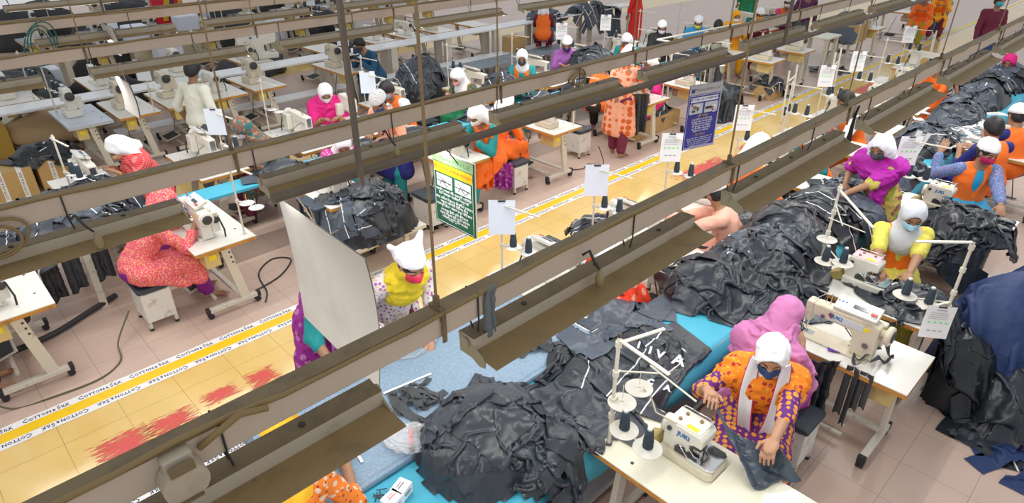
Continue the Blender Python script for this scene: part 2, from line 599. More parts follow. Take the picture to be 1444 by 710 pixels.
    # ------------------------------------------------ tunic
    if top is not None:
        S = SDF()
        S.ell(pel + T1 @ np.array([0, 0, .03]), (.135 * sc, .178 * sc, .14), T1, .035)
        S.ell(waist, (.110 * sc, .138 * sc, .16), T, .05)
        S.ell(c7 + T @ np.array([.005, 0, -.15 * sc]), (.113 * sc, .155 * sc, .162 * sc), T, .04)
        S.cap(sh[1], sh[-1], .058 * sc, k=.04)
        for s_ in (1, -1):
            A, E, Wr = arm[s_]
            if sleeve_mat is None:
                if sleeve > .5:
                    S.cap(A, E, .056 * sc, .046 * sc, k=.025)
                    S.cap(E, E + (Wr - E) * (sleeve - .5) * 2, .046 * sc, .040 * sc, k=.02)
                else:
                    S.cap(A, A + (E - A) * sleeve * 2, .062 * sc, .058 * sc, k=.03)
            h_, k_, an = leg[s_]
            if pose == 'sit':
                S.cap(h_ + np.array([.0, s_ * .03, .0]), k_ + np.array([-.02, s_ * .01, .01]), .098, .078, k=.04)
                if hem < .5:
                    S.cap(k_ + np.array([.01, 0, 0]), k_ + np.array([.03, s_ * .02, -.16]), .078, .070, k=.05)
                S.cap(h_ + np.array([.02, s_ * .09, -.02]), k_ + np.array([-.10, s_ * .05, -.16]), .045, .04, k=.07)
            elif hem < .7:
                S.cap(h_ + np.array([0, s_ * .02, -.05]), np.array([h_[0] + .01, h_[1] + s_ * .06, hem + .10]), .095, .105, k=.06)
                if s_ == 1: S.cap(pel - np.array([0, 0, .05]), np.array([.01, 0, hem + .08]), .125, .135, k=.05)
        if pose == 'sit':
            S.cap(pel + np.array([.05, 0, 0]), np.array([knee - .05, 0, seat + .05]), .1, .075, k=.06)
        else:
            S.plane((0, 0, hem), (0, 0, -1), .01)
        S.cap(c7 + T @ np.array([.02, 0, .0]), c7 + T @ np.array([.06, 0, .12]), .058, .07, k=.02, op='-')
        sdf_part('tunic', fold(S), vox, [top], root)
    if sleeve_mat is not None:
        for s_ in (1, -1):
            A, E, Wr = arm[s_]; S = SDF()
            S.cap(A, E, .066 * sc, .054 * sc, k=.02); S.cap(E, E + (Wr - E) * max(0, sleeve - .5) * 2, .053 * sc, .044 * sc, k=.02)
            sdf_part('sleeve', fold(S), vox, [sleeve_mat], root)
    # ------------------------------------------------ trousers
    if pants is not None:
        S = SDF()
        for s_ in (1, -1):
            h_, k_, an = leg[s_]
            S.cap(h_, k_, .1, .08, k=.04); S.cap(k_, an + np.array([0, 0, .03]), .082, .064, k=.03)
        S.ell(pel, (.13, .17, .12), None, .04)
        sdf_part('trousers', fold(S), max(vox, .012), [pants], root)
    # ------------------------------------------------ vest
    if vest is not None:
        S = SDF()
        S.ell(waist + T @ np.array([0, 0, -.03]), (.128 * sc, .155 * sc, .19), T, .04)
        S.ell(c7 + T @ np.array([.0, 0, -.15 * sc]), (.130 * sc, .166 * sc, .175 * sc), T, .04)
        S.cap(sh[1] * .75 + sh[-1] * .25, sh[-1] * .75 + sh[1] * .25, .068 * sc, k=.04)
        if pose == 'sit': S.ell(pel + T1 @ np.array([-.02, 0, .04]), (.150, .190, .15), T1, .04)
        if open_vest:
            S.cap(c7 + T @ np.array([.12, 0, .06]), waist + T @ np.array([.17, 0, -.1]), .062, .03, k=.01, op='-')
            S.ell(c7 + T @ np.array([.07, 0, .07]), (.1, .075, .1), T, .01, '-')
        for s_ in (1, -1):
            S.cap(arm[s_][0] + T @ np.array([0, s_ * .035, .01]), arm[s_][1], .066, .062, k=.008, op='-')
        sdf_part('vest', fold(S, folds * .7), vox, [vest], root)
    # ------------------------------------------------ shawl over the shoulders
    if shawl is not None:
        S = SDF()
        ks = 1 if shawl_arm > .15 else .62
        S.cap(c7 + (sh[1] - c7) * ks + T @ np.array([0, -.01, .01]), c7 + (sh[-1] - c7) * ks + T @ np.array([0, .01, .01]), .074 * sc, k=.04)
        S.ell(c7 + T @ np.array([.02, 0, -.12 * sc]), (.135 * sc, .175 * sc * (ks if ks == 1 else .8), (.16 + shawl_low) * sc), T, .05)
        for s_ in (1, -1):
            A, E, Wr = arm[s_]
            if shawl_arm > .15: S.cap(A, A + (E - A) * shawl_arm, .074 * sc, .066 * sc, k=.04)
        S.cap(c7, hc - H @ np.array([.02, 0, .05]), .085, .08, k=.04)
        if drape_len:
            for s_ in ((1, -1) if shawl_side == 0 else (shawl_side,)):
                S.cap(c7 + T @ np.array([.1, s_ * .07, -.1]), c7 + T @ np.array([.13, s_ * .08, -.1]) + np.array([0.03, 0, -drape_len]), .06, .05, k=.04)
        S.ell(hc + H @ np.array([.05, 0, .02]), (.13, .075, .11), H, .015, '-')
        sdf_part('shawl', fold(S, folds * 1.5, (14, 7, 9)), vox, [shawl], root)
    # ------------------------------------------------ hair, head cloths
    if hair or cover == 'hair':
        S = SDF()
        g = .012 if cover == 'hair' else .004
        S.ell(hc + H @ np.array([-.012 if g > .01 else -.006, 0, .024]), (.095 + g, .074 + g, .09 + g) if g > .01 else (.094, .0755, .0905), H, .01)
        S.ell(hc + H @ np.array([-.04, 0, -.03]), (.06 + g, .064 + g, .06 + g), H, .03)
        if bun: S.ell(hc + H @ np.array([-.11, 0, -.03]), (.04, .045, .045), H, .02)
        S.ell(hc + H @ np.array([.085, 0, -.025 if cover != 'hair' else -.03]), (.075, .062, .085), H, .01, '-')
        S.plane(hc + H @ np.array([0, 0, -.075]), H @ np.array([.2, 0, -1]), .01)
        if cover == 'hair':
            S.plane(hc + H @ np.array([.02, 0, -.02]), H @ np.array([.75, 0, -.8]), .01)
        sdf_part('hair', S, max(vox * .8, .006), [mat('hair_black', (.012, .011, .013), .45, bump=.4, bscale=120)], root)
    if cover == 'scarf':
        S = SDF()
        S.ell(hc + H @ np.array([-.016, 0, .024]), (.114, .090, .107), H, .02)
        S.cap(hc + H @ np.array([-.05, 0, -.03]), c7 + T @ np.array([-.03, 0, -.02]), .070, .075, k=.04)
        S.cap(hc + H @ np.array([-.01, 0, -.075]), c7 + T @ np.array([.03, 0, -.02]), .074, .085, k=.03)
        if tail != 2: S.cap(sh[1] * .72 + sh[-1] * .28, sh[-1] * .72 + sh[1] * .28, .066, k=.05)
        if tail == 1: S.ell(c7 + T @ np.array([.05, 0, -.1]), (.10, .13, .12), T, .05)
        if tail == 2:
            lat = T @ np.array([0, 1., 0]); fw_ = T @ np.array([1., 0, 0])
            for s_ in (1, -1):
                ctl = [hc + H @ np.array([.05, s_ * .078, .03]), hc + H @ np.array([.055, s_ * .082, -.05]), c7 + T @ np.array([.135, s_ * .085, -.06]), c7 + T @ np.array([.185, s_ * .075, -.20]), c7 + T @ np.array([.20, s_ * .05, -.40])]
                rows = []
                for i in range(25):
                    t_ = i / 24 * 4; j = min(3, int(t_)); f_ = t_ - j
                    p0, p1, p2, p3 = ctl[max(j - 1, 0)], ctl[j], ctl[j + 1], ctl[min(j + 2, 4)]
                    p = .5 * ((2 * p1) + (-p0 + p2) * f_ + (2 * p0 - 5 * p1 + 4 * p2 - p3) * f_ ** 2 + (-p0 + 3 * p1 - 3 * p2 + p3) * f_ ** 3)
                    wd = .045 + .035 * min(1, i / 12)
                    rows.append([tuple(p + lat * (u * wd - s_ * .0) + fw_ * (.012 * cos(u * 5 + i * .15) - .02 * u * s_)) for u in (-.5, -.44, -.25, 0, .25, .44, .5)])
                mb = MB(); mb.sheet(rows)
                for q, j_ in enumerate(mb.m):
                    if q % 6 in (0, 5): mb.m[q] = 1
                o_ = mb.build('scarf_end', [cmat, mat('crimson_border', (.60, .02, .12), .7)], root)
                md = o_.modifiers.new('solid', 'SOLIDIFY'); md.thickness = .004
        S.ell(hc + H @ np.array([.108, 0, -.016]), (.094, .067 if tail != 2 else .074, .092 if tail != 2 else .100), H, .012, '-')
        sdf_part('headscarf', fold(S, folds * .8, (9, 9, 9)), vox, [cmat], root)
    elif cover == 'kerchief':        # white cloth tied over the head, falling to the nape
        S = SDF()
        S.ell(hc + H @ np.array([-.018, 0, .024]), (.114, .090, .107), H, .02)
        S.cap(hc + H @ np.array([-.07, 0, -.02]), hc + H @ np.array([-.12, 0, -.13]), .075, .06, k=.05)
        S.cap(hc + H @ np.array([-.02, .06, -.02]), hc + H @ np.array([-.06, .10, -.15]), .045, .035, k=.05)
        S.cap(hc + H @ np.array([-.02, -.06, -.02]), hc + H @ np.array([-.06, -.10, -.15]), .045, .035, k=.05)
        S.ell(hc + H @ np.array([.105, 0, -.02]), (.095, .075, .085), H, .01, '-')
        sdf_part('kerchief', fold(S, folds * .8, (9, 9, 9)), vox, [cmat], root)
    elif cover == 'cap':
        S = SDF()
        S.ell(hc + H @ np.array([-.02, 0, .03]), (.110, .088, .100), H, .02)
        S.ell(hc + H @ np.array([-.05, 0, .06]), (.082, .082, .072), H, .04)
        if horns:
            S.cap(hc + H @ np.array([-.06, .06, .1]), hc + H @ np.array([-.10, .10, .17]), .035, .012, k=.03)
            S.cap(hc + H @ np.array([-.07, -.07, .08]), hc + H @ np.array([-.08, -.13, .15]), .035, .012, k=.03)
        S.cap(hc + H @ np.array([-.11, .0, .02]), hc + H @ np.array([-.15, .02, -.02]), .03, .02, k=.03)
        S.plane(hc + H @ np.array([.06, 0, .045]), H @ np.array([.18, 0, -1]), .008)
        sdf_part('cap', fold(S, folds * .5, (12, 12, 12)), vox, [cmat], root)
    if mask is not None:
        S = SDF()
        S.ell(hc + H @ np.array([.02, 0, -.036]), (.079, .068, .075), H, .01)
        S.cap(hc + H @ np.array([.085, 0, -.01]), hc + H @ np.array([.1, 0, -.04]), .012, .02, k=.02)
        S.box(hc + H @ np.array([.08, 0, -.047]), (.068, .08, .044), .01, H, .006, '&')
        sdf_part('mask', S, max(min(vox, .011), .006), [mask], root)
    if bangle is not None:
        mb = MB()
        for s_ in (1, -1):
            A, E, Wr = arm[s_]; d = nrm(Wr - E); u_ = nrm(np.cross(d, (0, 0, 1))); w_ = np.cross(d, u_)
            for q in range(2):
                c_ = Wr - d * (.02 + .014 * q)
                mb.tube([c_ + (u_ * cos(t) + w_ * sin(t)) * .031 for t in np.linspace(0, 2 * pi, 15)], .0035, 6, cap=False)
        mb.build('bangle', bangle, root)
    root['_hand'] = 0
    del root['_hand']
    wr = [tuple(Rw @ (arm[s_][2]) + np.array(loc)) for s_ in (1, -1)]
    return root, wr
# ---------------------------------------------------------------- cloth
def ico(sub):
    bm = bmesh.new(); bmesh.ops.create_icosphere(bm, subdivisions=sub, radius=1)
    bm.verts.index_update()
    v = np.array([x.co[:] for x in bm.verts]); f = np.array([[x.index for x in y.verts] for y in bm.faces]); bm.free()
    return v, f


ICO = {}
def heap(name, label, cat, loc, size, m, seed=0, sub=6, rz=0., amp=.07, freq=5.0, group=None, kind='stuff', parent=None, sag=None,
         lobes=5, flat=0.0, edge=.0):
    """a crumpled heap of cloth, base on loc; size = (length, width, height). sag(x, y) -> lowering where it hangs off an edge"""
    if sub not in ICO: ICO[sub] = ico(sub)
    v, f = ICO[sub]; v = v.copy()
    rs = np.random.RandomState(seed + 5)
    n = v / np.linalg.norm(v, axis=1)[:, None]
    # big lobes
    rad = 1 + .16 * noise3(n * 1.6 + seed, seed) + .10 * noise3(n * 3.3 + seed, seed + 3)
    a, b, h = size[0] / 2, size[1] / 2, size[2]
    p = n * rad[:, None]
    z = p[:, 2]
    z = np.where(z > 0, np.sign(z) * np.abs(z) ** (.8 + flat * .4), z * .12)
    q = np.stack([p[:, 0] * a, p[:, 1] * b, z * h], 1)
    # creases, displaced along the rough normal
    nn = np.stack([n[:, 0] / a, n[:, 1] / b, np.maximum(n[:, 2], -.1) / h], 1); nn /= np.linalg.norm(nn, axis=1)[:, None]
    c = crumple(q * freq + seed * 3.1, seed, 4)
    big = crumple(q * freq * .45 + seed, seed + 40, 2)
    up = np.clip((n[:, 2] + .25) / .5, 0, 1)
    q = q + nn * ((c * amp + big * amp * 1.1) * (.35 + .65 * up))[:, None]
    low = q[:, 2] < 0.004
    if sag is not None:
        q[:, 2] += sag(q)
    else:
        q[:, 2] = np.maximum(q[:, 2], .002)
    me = np_mesh(name, q, f, m)
    o = link(name, me, parent, loc, rz)
    if parent is None: tag(o, label, cat, group, kind)
    return o


def sheetcloth(name, pts_fn, nu, nv, m, parent=None, thick=.004, loc=None, rz=None, fold=.01, freq=14., seed=0, label=None, cat=None, group=None, kind=None, mb=None):
    """cloth from a function (u, v) in 0..1 -> point, with creases across its surface"""
    U, V = np.meshgrid(np.linspace(0, 1, nu), np.linspace(0, 1, nv), indexing='ij')
    p = np.array([pts_fn(u, v) for u, v in zip(U.ravel(), V.ravel())], float)
    g = p.reshape(nu, nv, 3)
    du = np.gradient(g, axis=0); dv = np.gradient(g, axis=1)
    n = np.cross(du, dv).reshape(-1, 3); n /= (np.linalg.norm(n, axis=1)[:, None] + 1e-9)
    if fold: p = p + n * (crumple(p * freq, seed, 3) * fold)[:, None]
    k = len(p)
    vs = np.concatenate([p + n * thick / 2, p - n * thick / 2])
    I = np.arange(k).reshape(nu, nv)
    q = np.stack([I[:-1, :-1], I[:-1, 1:], I[1:, 1:], I[1:, :-1]], -1).reshape(-1, 4)
    rim = np.concatenate([I[0, :], I[1:, -1], I[-1, -2::-1], I[-2:0:-1, 0]])
    r2 = np.roll(rim, -1)
    f = np.concatenate([q[:, ::-1], q + k, np.stack([rim, r2, r2 + k, rim + k], 1)])
    o = link(name, np_mesh(name, vs, f, m), parent, loc, rz)
    if label: tag(o, label, cat, group, kind)
    return o


def drape(name, label, cx, cy, L, W, ang, ztop, m, seed=0, over=None, zmin=.02, fold=.018, freq=11., nu=60, nv=36, cat='clothing', group=None, kind=None, bulge=.03, thick=.005, wob=.12):
    """a garment lying on a surface: over(x, y) -> height of what carries it"""
    ca, sa = cos(ang), sin(ang)
    rs = random.Random(seed)
    ph = rs.random() * 9

    def fn(u, v):
        x = (u - .5) * L; y = (v - .5) * W * (1 + wob * sin(u * 7 + ph)) + wob * .3 * L * sin(u * 4 + ph) * .3
        x += wob * .2 * W * sin(v * 6 + ph * 2)
        X = cx + x * ca - y * sa; Y = cy + x * sa + y * ca
        z = (over(X, Y) if over else ztop)
        e = min(u, 1 - u, v, 1 - v) * 5
        return (X, Y, max(z + bulge * min(1, e) + .004, zmin))
    return sheetcloth(name, fn, nu, nv, m, fold=fold, freq=freq, seed=seed, label=label, cat=cat, group=group, kind=kind, thick=thick)


def hanging(name, label, p, w, h, m, face=0., seed=0, depth=.05, cat='clothing', parent=None, taper=0., waves=3, fold=.012, group=None, nu=40, nv=24, out=0.1):
    """cloth hanging down from p=(x,y,z): w wide along the direction 'face', h long"""
    ca, sa = cos(face), sin(face)
    rs = random.Random(seed); ph = rs.random() * 9

    def fn(u, v):
        s_ = (v - .5) * w * (1 - taper * u)
        d = depth * (.3 + u) * sin(v * waves * 2 * pi + ph) * .5 + out * (1 - (1 - min(1, u * 3)) ** 2) * .5
        return (p[0] + s_ * ca - d * sa, p[1] + s_ * sa + d * ca, p[2] - h * u * (1 + .05 * sin(v * 5 + ph)))
    return sheetcloth(name, fn, nu, nv, m, parent=parent, fold=fold, freq=12, seed=seed, label=label, cat=cat, group=group)
class Relief:
    """height of what carries the cloth, on a grid; grows as garments are laid on it"""

    def __init__(s, x0, y0, x1, y1, fn, st=.015):
        s.x0, s.y0, s.st = x0, y0, st
        nx = int((x1 - x0) / st) + 1; ny = int((y1 - y0) / st) + 1
        X, Y = np.meshgrid(x0 + np.arange(nx) * st, y0 + np.arange(ny) * st, indexing='ij')
        s.g = fn(X, Y).astype(float)

    def at(s, x, y):
        i = (x - s.x0) / s.st; j = (y - s.y0) / s.st
        i = np.clip(i, 0, s.g.shape[0] - 1.01); j = np.clip(j, 0, s.g.shape[1] - 1.01)
        i0 = i.astype(int); j0 = j.astype(int); a = i - i0; b = j - j0
        g = s.g
        return (g[i0, j0] * (1 - a) * (1 - b) + g[i0 + 1, j0] * a * (1 - b) + g[i0, j0 + 1] * (1 - a) * b + g[i0 + 1, j0 + 1] * a * b)

    def lay(s, p, keep=.85):
        """raise the relief by the points p of a garment"""
        i = np.clip(((p[..., 0] - s.x0) / s.st).round().astype(int), 0, s.g.shape[0] - 1)
        j = np.clip(((p[..., 1] - s.y0) / s.st).round().astype(int), 0, s.g.shape[1] - 1)
        t = s.g.copy(); np.maximum.at(t, (i, j), p[..., 2])
        m = t.copy()   # soften so that the next one bridges the folds
        for _ in range(3):
            q = m.copy(); q[1:-1, 1:-1] = (m[:-2, 1:-1] + m[2:, 1:-1] + m[1:-1, :-2] + m[1:-1, 2:]) / 4
            m = np.maximum(t * keep + q * (1 - keep), q) if False else np.maximum(t * .6 + q * .4, np.minimum(t, q))
        s.g = np.maximum(s.g, m)


def settle(rel, c, L, W, ang, d=.022, squash=.72, seed=0, steps=55, iters=9, lift=.10, bend=.25, amp=.05, freq=5., tilt=0.):
    nu = int(L / d) + 1; nv = int(W / d) + 1
    u, v = np.meshgrid((np.arange(nu) - (nu - 1) / 2) * d, (np.arange(nv) - (nv - 1) / 2) * d, indexing='ij')
    ca, sa = cos(ang), sin(ang)
    q = np.stack([u, v, u * 0], -1).reshape(-1, 3)
    n1 = noise3(q * 3.1 + seed, seed) * .07; n2 = noise3(q * 3.1 + 5 + seed, seed + 1) * .07
    x = (q[:, 0] + n1) * squash; y = (q[:, 1] + n2) * squash
    X = c[0] + x * ca - y * sa; Y = c[1] + x * sa + y * ca
    z0 = rel.at(X, Y)
    zs = np.maximum(z0, np.percentile(z0, 60) * .9)
    Z = zs + lift + amp * noise3(q * freq + seed * 1.7, seed + 2) + amp * .6 * noise3(q * freq * 2.1, seed + 3) + tilt * q[:, 0]
    p = np.stack([X, Y, Z], -1).reshape(nu, nv, 3); old = p.copy()
    g = np.array([0, 0, -9.8]) * .016 ** 2

    def con(a, b, L0, k):
        dd = b - a; l = np.sqrt((dd * dd).sum(-1, keepdims=True)) + 1e-9
        e = dd * (k * .5 * (l - L0) / l)
        a += e; b -= e
    r2 = d * sqrt(2)
    for st in range(steps):
        vel = (p - old) * .94
        sp = np.sqrt((vel ** 2).sum(-1, keepdims=True)); vel *= np.minimum(1, .03 / (sp + 1e-9))
        old = p.copy(); p = p + vel + g
        for it in range(iters):
            for o in (0, 1):
                con(p[o:nu - 1:2], p[o + 1::2][:len(p[o:nu - 1:2])], d, 1.)
                con(p[:, o:nv - 1:2], p[:, o + 1::2][:, :p[:, o:nv - 1:2].shape[1]], d, 1.)
            if it % 2 == 0:
                for o in (0, 1):
                    A = p[o:nu - 1:2]; B = p[o + 1::2][:len(A)]
                    con(A[:, :-1], B[:, 1:], r2, .35); con(A[:, 1:], B[:, :-1], r2, .35)
                for o in range(4):
                    A = p[o:nu - 2:4]; B = p[o + 2::4][:len(A)]
                    con(A, B, 2 * d, bend)
                    A = p[:, o:nv - 2:4]; B = p[:, o + 2::4][:, :A.shape[1]]
                    con(A, B, 2 * d, bend)
        h = rel.at(p[..., 0], p[..., 1]) + .006
        m = p[..., 2] < h
        dep = np.where(m, h - p[..., 2], 0)
        p[..., 2] += np.minimum(dep, .05)
        p[m, 0] = p[m, 0] * .35 + old[m, 0] * .65; p[m, 1] = p[m, 1] * .35 + old[m, 1] * .65
    return p


def cut_shape(kind, nu, nv, seed=0):
    """which cells of the sheet the garment covers"""
    U, V = np.meshgrid((np.arange(nu - 1) + .5) / (nu - 1), (np.arange(nv - 1) + .5) / (nv - 1), indexing='ij')
    if kind == 'trousers':
        return (U < .32) | (np.abs(V - .5) > .06 + .05 * U)
    if kind == 'shirt':
        return (np.abs(V - .5) < .27) | ((U < .30) & (np.abs(V - .5) > .2) & (U > .0 + .1 * np.abs(V - .5))) 
    return np.ones_like(U, bool)


def cloth_mesh(p, cut, mats, piping=False, thick=.003, sub=True):
    nu, nv, _ = p.shape
    if sub:   # one midpoint refinement, smoothed
        def up(a):
            n = a.shape[0]; r = np.zeros((2 * n - 1, *a.shape[1:]))
            r[::2] = a; m = (a[1:] + a[:-1]) / 2
            m[1:-1] = (9 * (a[1:-2] + a[2:-1]) - (a[:-3] + a[3:])) / 16
            r[1::2] = m
            return r
        p = up(p); p = up(p.transpose(1, 0, 2)).transpose(1, 0, 2)
        cut = np.repeat(np.repeat(cut, 2, 0), 2, 1)
        nu, nv, _ = p.shape
    I = np.arange(nu * nv).reshape(nu, nv)
    q = np.stack([I[:-1, :-1], I[1:, :-1], I[1:, 1:], I[:-1, 1:]], -1)[cut]
    mi = np.zeros(cut.shape, int)
    if piping:
        k = int(nv * .26); mi[:, k:k + 1] = 1; k = int(nv * .72); mi[:, k:k + 1] = 1
    mi = mi[cut]
    used = np.unique(q); re = -np.ones(nu * nv, int); re[used] = np.arange(len(used))
    return p.reshape(-1, 3)[used], re[q], mi


def garment(rel, c, L, W, ang, mats, seed=0, shape='trousers', piping=False, name='garment', label=None, cat='clothing', group=None, kind=None,
            d=.022, parent=None, lay=True, **kw):
    p = settle(rel, c, L, W, ang, d=d, seed=seed, **kw)
    if lay: rel.lay(p)
    cut = cut_shape(shape, p.shape[0], p.shape[1])
    v, f, mi = cloth_mesh(p, cut, mats, piping)
    o = link(name, np_mesh(name, v, f, mats, mi), parent)
    if label: tag(o, label, cat, group, kind)
    return o
# ---------------------------------------------------------------- colours of things
WHT = mat('white_enamel', (.74, .72, .64), .35, bump=.03)
CRM = mat('cream_enamel', (.66, .60, .46), .38, kind='dirt', col2=(.42, .36, .24), scale=7, amount=.3)
LEGM = mat('worn_cream_paint', (.66, .63, .54), .45, kind='dirt', col2=(.20, .15, .10), scale=9, amount=.0)
LAM = mat('white_laminate', (.75, .735, .68), .22, kind='dirt', col2=(.62, .58, .48), scale=3, amount=.2, vary=.06)
LAMC = mat('cream_laminate', (.80, .775, .63), .2, kind='dirt', col2=(.72, .68, .52), scale=4, amount=.3)
LAMG = mat('grey_laminate', (.50, .56, .64), .25, kind='dirt', col2=(.36, .40, .46), scale=3, amount=.3)
LAMD = mat('dark_laminate', (.13, .135, .15), .35, kind='dirt', col2=(.22, .23, .25), scale=3, amount=.3)
EDGE = mat('orange_wood_edge', (.58, .27, .05), .5, kind='dirt', col2=(.30, .13, .03), scale=12, amount=.6)
BLK = mat('black_rubber', (.025, .026, .03), .6)
DRK = mat('dark_iron', (.05, .05, .052), .45)
STEEL = mat('steel', (.62, .62, .63), .25, 1.0)
CHROME = mat('chrome_plate', (.80, .81, .83), .12, 1.0)
BRASS = mat('olive_guard', (.40, .31, .11), .5)
THREAD = mat('dark_thread', (.028, .045, .065), .75, bump=.6, bscale=260)
THREADB = mat('navy_thread', (.02, .05, .20), .75, bump=.6, bscale=260)
DISC = mat('grey_spool_disc', (.60, .58, .52), .4)
DISCW = mat('white_spool_disc', (.80, .80, .78), .4)
YEL = mat('yellow_sticker', (.85, .70, .03), .5)
BLU = mat('blue_lettering', (.02, .16, .45), .5)
PANEL = mat('panel_grey', (.60, .64, .66), .4)
SCR = mat('dark_screen', (.05, .06, .07), .2)
PINKM = mat('pink_enamel', (.78, .52, .56), .35)
BOXY = mat('tan_motor_box', (.66, .52, .22), .5, kind='dirt', col2=(.45, .33, .12), scale=6, amount=.4)
PAPER = mat('white_paper', (.86, .87, .89), .75)
PAPERB = mat('pale_blue_paper', (.74, .80, .90), .75)
INK = mat('grey_ink', (.35, .36, .38), .8)
INKD = mat('dark_ink', (.05, .05, .06), .8)
GRN = mat('green_ink', (.20, .75, .25), .8)
CUSH = mat('dark_cushion', (.035, .05, .065), .6, bump=.2)
CARD = mat('brown_cardboard', (.50, .33, .14), .75, kind='dirt', col2=(.38, .24, .09), scale=3, amount=.2)


def text_mesh(s, size=.03, ext=.0006, shear=0., res=1, bold=0.):
    cu = bpy.data.curves.new('t', 'FONT'); cu.body = s; cu.size = size; cu.extrude = ext; cu.align_x = 'CENTER'; cu.align_y = 'CENTER'
    cu.shear = shear; cu.resolution_u = res; cu.offset = bold
    o = bpy.data.objects.new('t', cu); C.objects.link(o)
    dg = bpy.context.evaluated_depsgraph_get()
    me = bpy.data.meshes.new_from_object(o.evaluated_get(dg))
    bpy.data.objects.remove(o); bpy.data.curves.remove(cu)
    me.name = 'lettering'
    return me


def text(s, size, m, parent, M, name='lettering', **kw):
    """M: 4x4 that takes text space (x right, y up, z out) to the parent's"""
    me = text_mesh(s, size, **kw); me.transform(M); me.materials.clear(); me.materials.append(m)
    return link(name, me, parent)


def frame4(o, x, y):
    x = Vector(x).normalized(); y = Vector(y); y = (y - x * y.dot(x)).normalized(); z = x.cross(y)
    return Matrix(((x.x, y.x, z.x, o[0]), (x.y, y.y, z.y, o[1]), (x.z, y.z, z.z, o[2]), (0, 0, 0, 1)))


# ---------------------------------------------------------------- tables
def make_table(kind='white', Lx=.57, Ly=1.15, simple=False):
    """origin on the floor at the middle; the sewer sits at -X"""
    t = thing('sewing_table', 'x', 'table')
    top = {'white': LAM, 'cream': LAMC, 'grey': LAMG, 'dark': LAMD}[kind]
    zt = .76
    mb = MB()
    mb.box((0, 0, zt - .004), (Lx, Ly, .008), 0); mb.box((0, 0, zt - .024), (Lx - .002, Ly - .002, .032), 1 if kind != 'grey' else 0)
    if not simple:
        for (x, y) in ((.2, -.3), (.12, .2), (-.05, .42), (.22, .48), (.2, .1)):
            mb.cyl((x, y, zt + .0005), .011, .002, 12, 2)
    mb.build('tabletop', [top, EDGE, DRK], t)
    for s in (-1, 1):
        y = s * (Ly / 2 - .12)
        mb = MB()
        # post leaning from the front of the top to the rear of the foot beam
        mb.prism([(-.04, .72), (.05, .72), (.15, .085), (.06, .085)], y - .02, y + .02, 'Y', 0, .004)
        for q in (.0, .055, .11):
            mb.cyl((.03 + .012 + q * .12, y - .022, .63 - q), .010, .004, 8, 1, 'Y'); mb.cyl((.03 + .012 + q * .12, y + .022, .63 - q), .010, .004, 8, 1, 'Y')
        mb.build('leg', [LEGM, DRK], t)
        f = MB().box((-.02, y, .085), (.50, .05, .045), 0, bev=.005).build('foot_beam', LEGM, t)
        for e in (-1, 1):
            c = MB().box((-.02 + e * .25, y, .085), (.035, .058, .062), 0, bev=.006)
            c.cyl((-.02 + e * .235, y - .012, .03), .028, .02, 12, 0, 'Y').cyl((-.02 + e * .235, y + .016, .03), .028, .02, 12, 0, 'Y')
            c.build('castor', BLK, f)
    MB().box((.06, 0, .14), (.05, Ly - .26, .03), 0, bev=.004).build('crossbar', LEGM, t); MB().box((.0, 0, .70), (.04, Ly - .28, .03), 0).build('under_rail', LEGM, t)
    # pedal, its frame and rod
    MB().box((-.12, .12, .075), (.03, .75, .02), 0).box((-.17, .12, .13), (.24, .30, .012), 0, Matrix.Rotation(-.25, 3, 'Y'), .004) \
        .box((-.17, .12, .139), (.19, .25, .008), 1, Matrix.Rotation(-.25, 3, 'Y')).build('pedal', [LEGM, BLK if kind != 'cream' else DRK], t)
    MB().tube([(-.06, .22, .15), (-.03, .10, .62)], .006, 6).build('pedal_rod', DRK, t)
    # motor and its tan control box under the top
    mb = MB().cyl((.06, -.12, .56), .075, .22, 16, 0, 'Y').cyl((.06, -.25, .56), .055, .05, 16, 2, 'Y').box((.06, -.12, .66), (.09, .16, .10), 0)
    mb.build('motor', [CRM, DRK, BLK], t)
    mb = MB().box((-.12, -.36, .62), (.14, .26, .17), 0, bev=.008).box((-.12, -.492, .64), (.07, .006, .05), 1)
    mb.build('control_box', [BOXY, YEL], t)
    return t


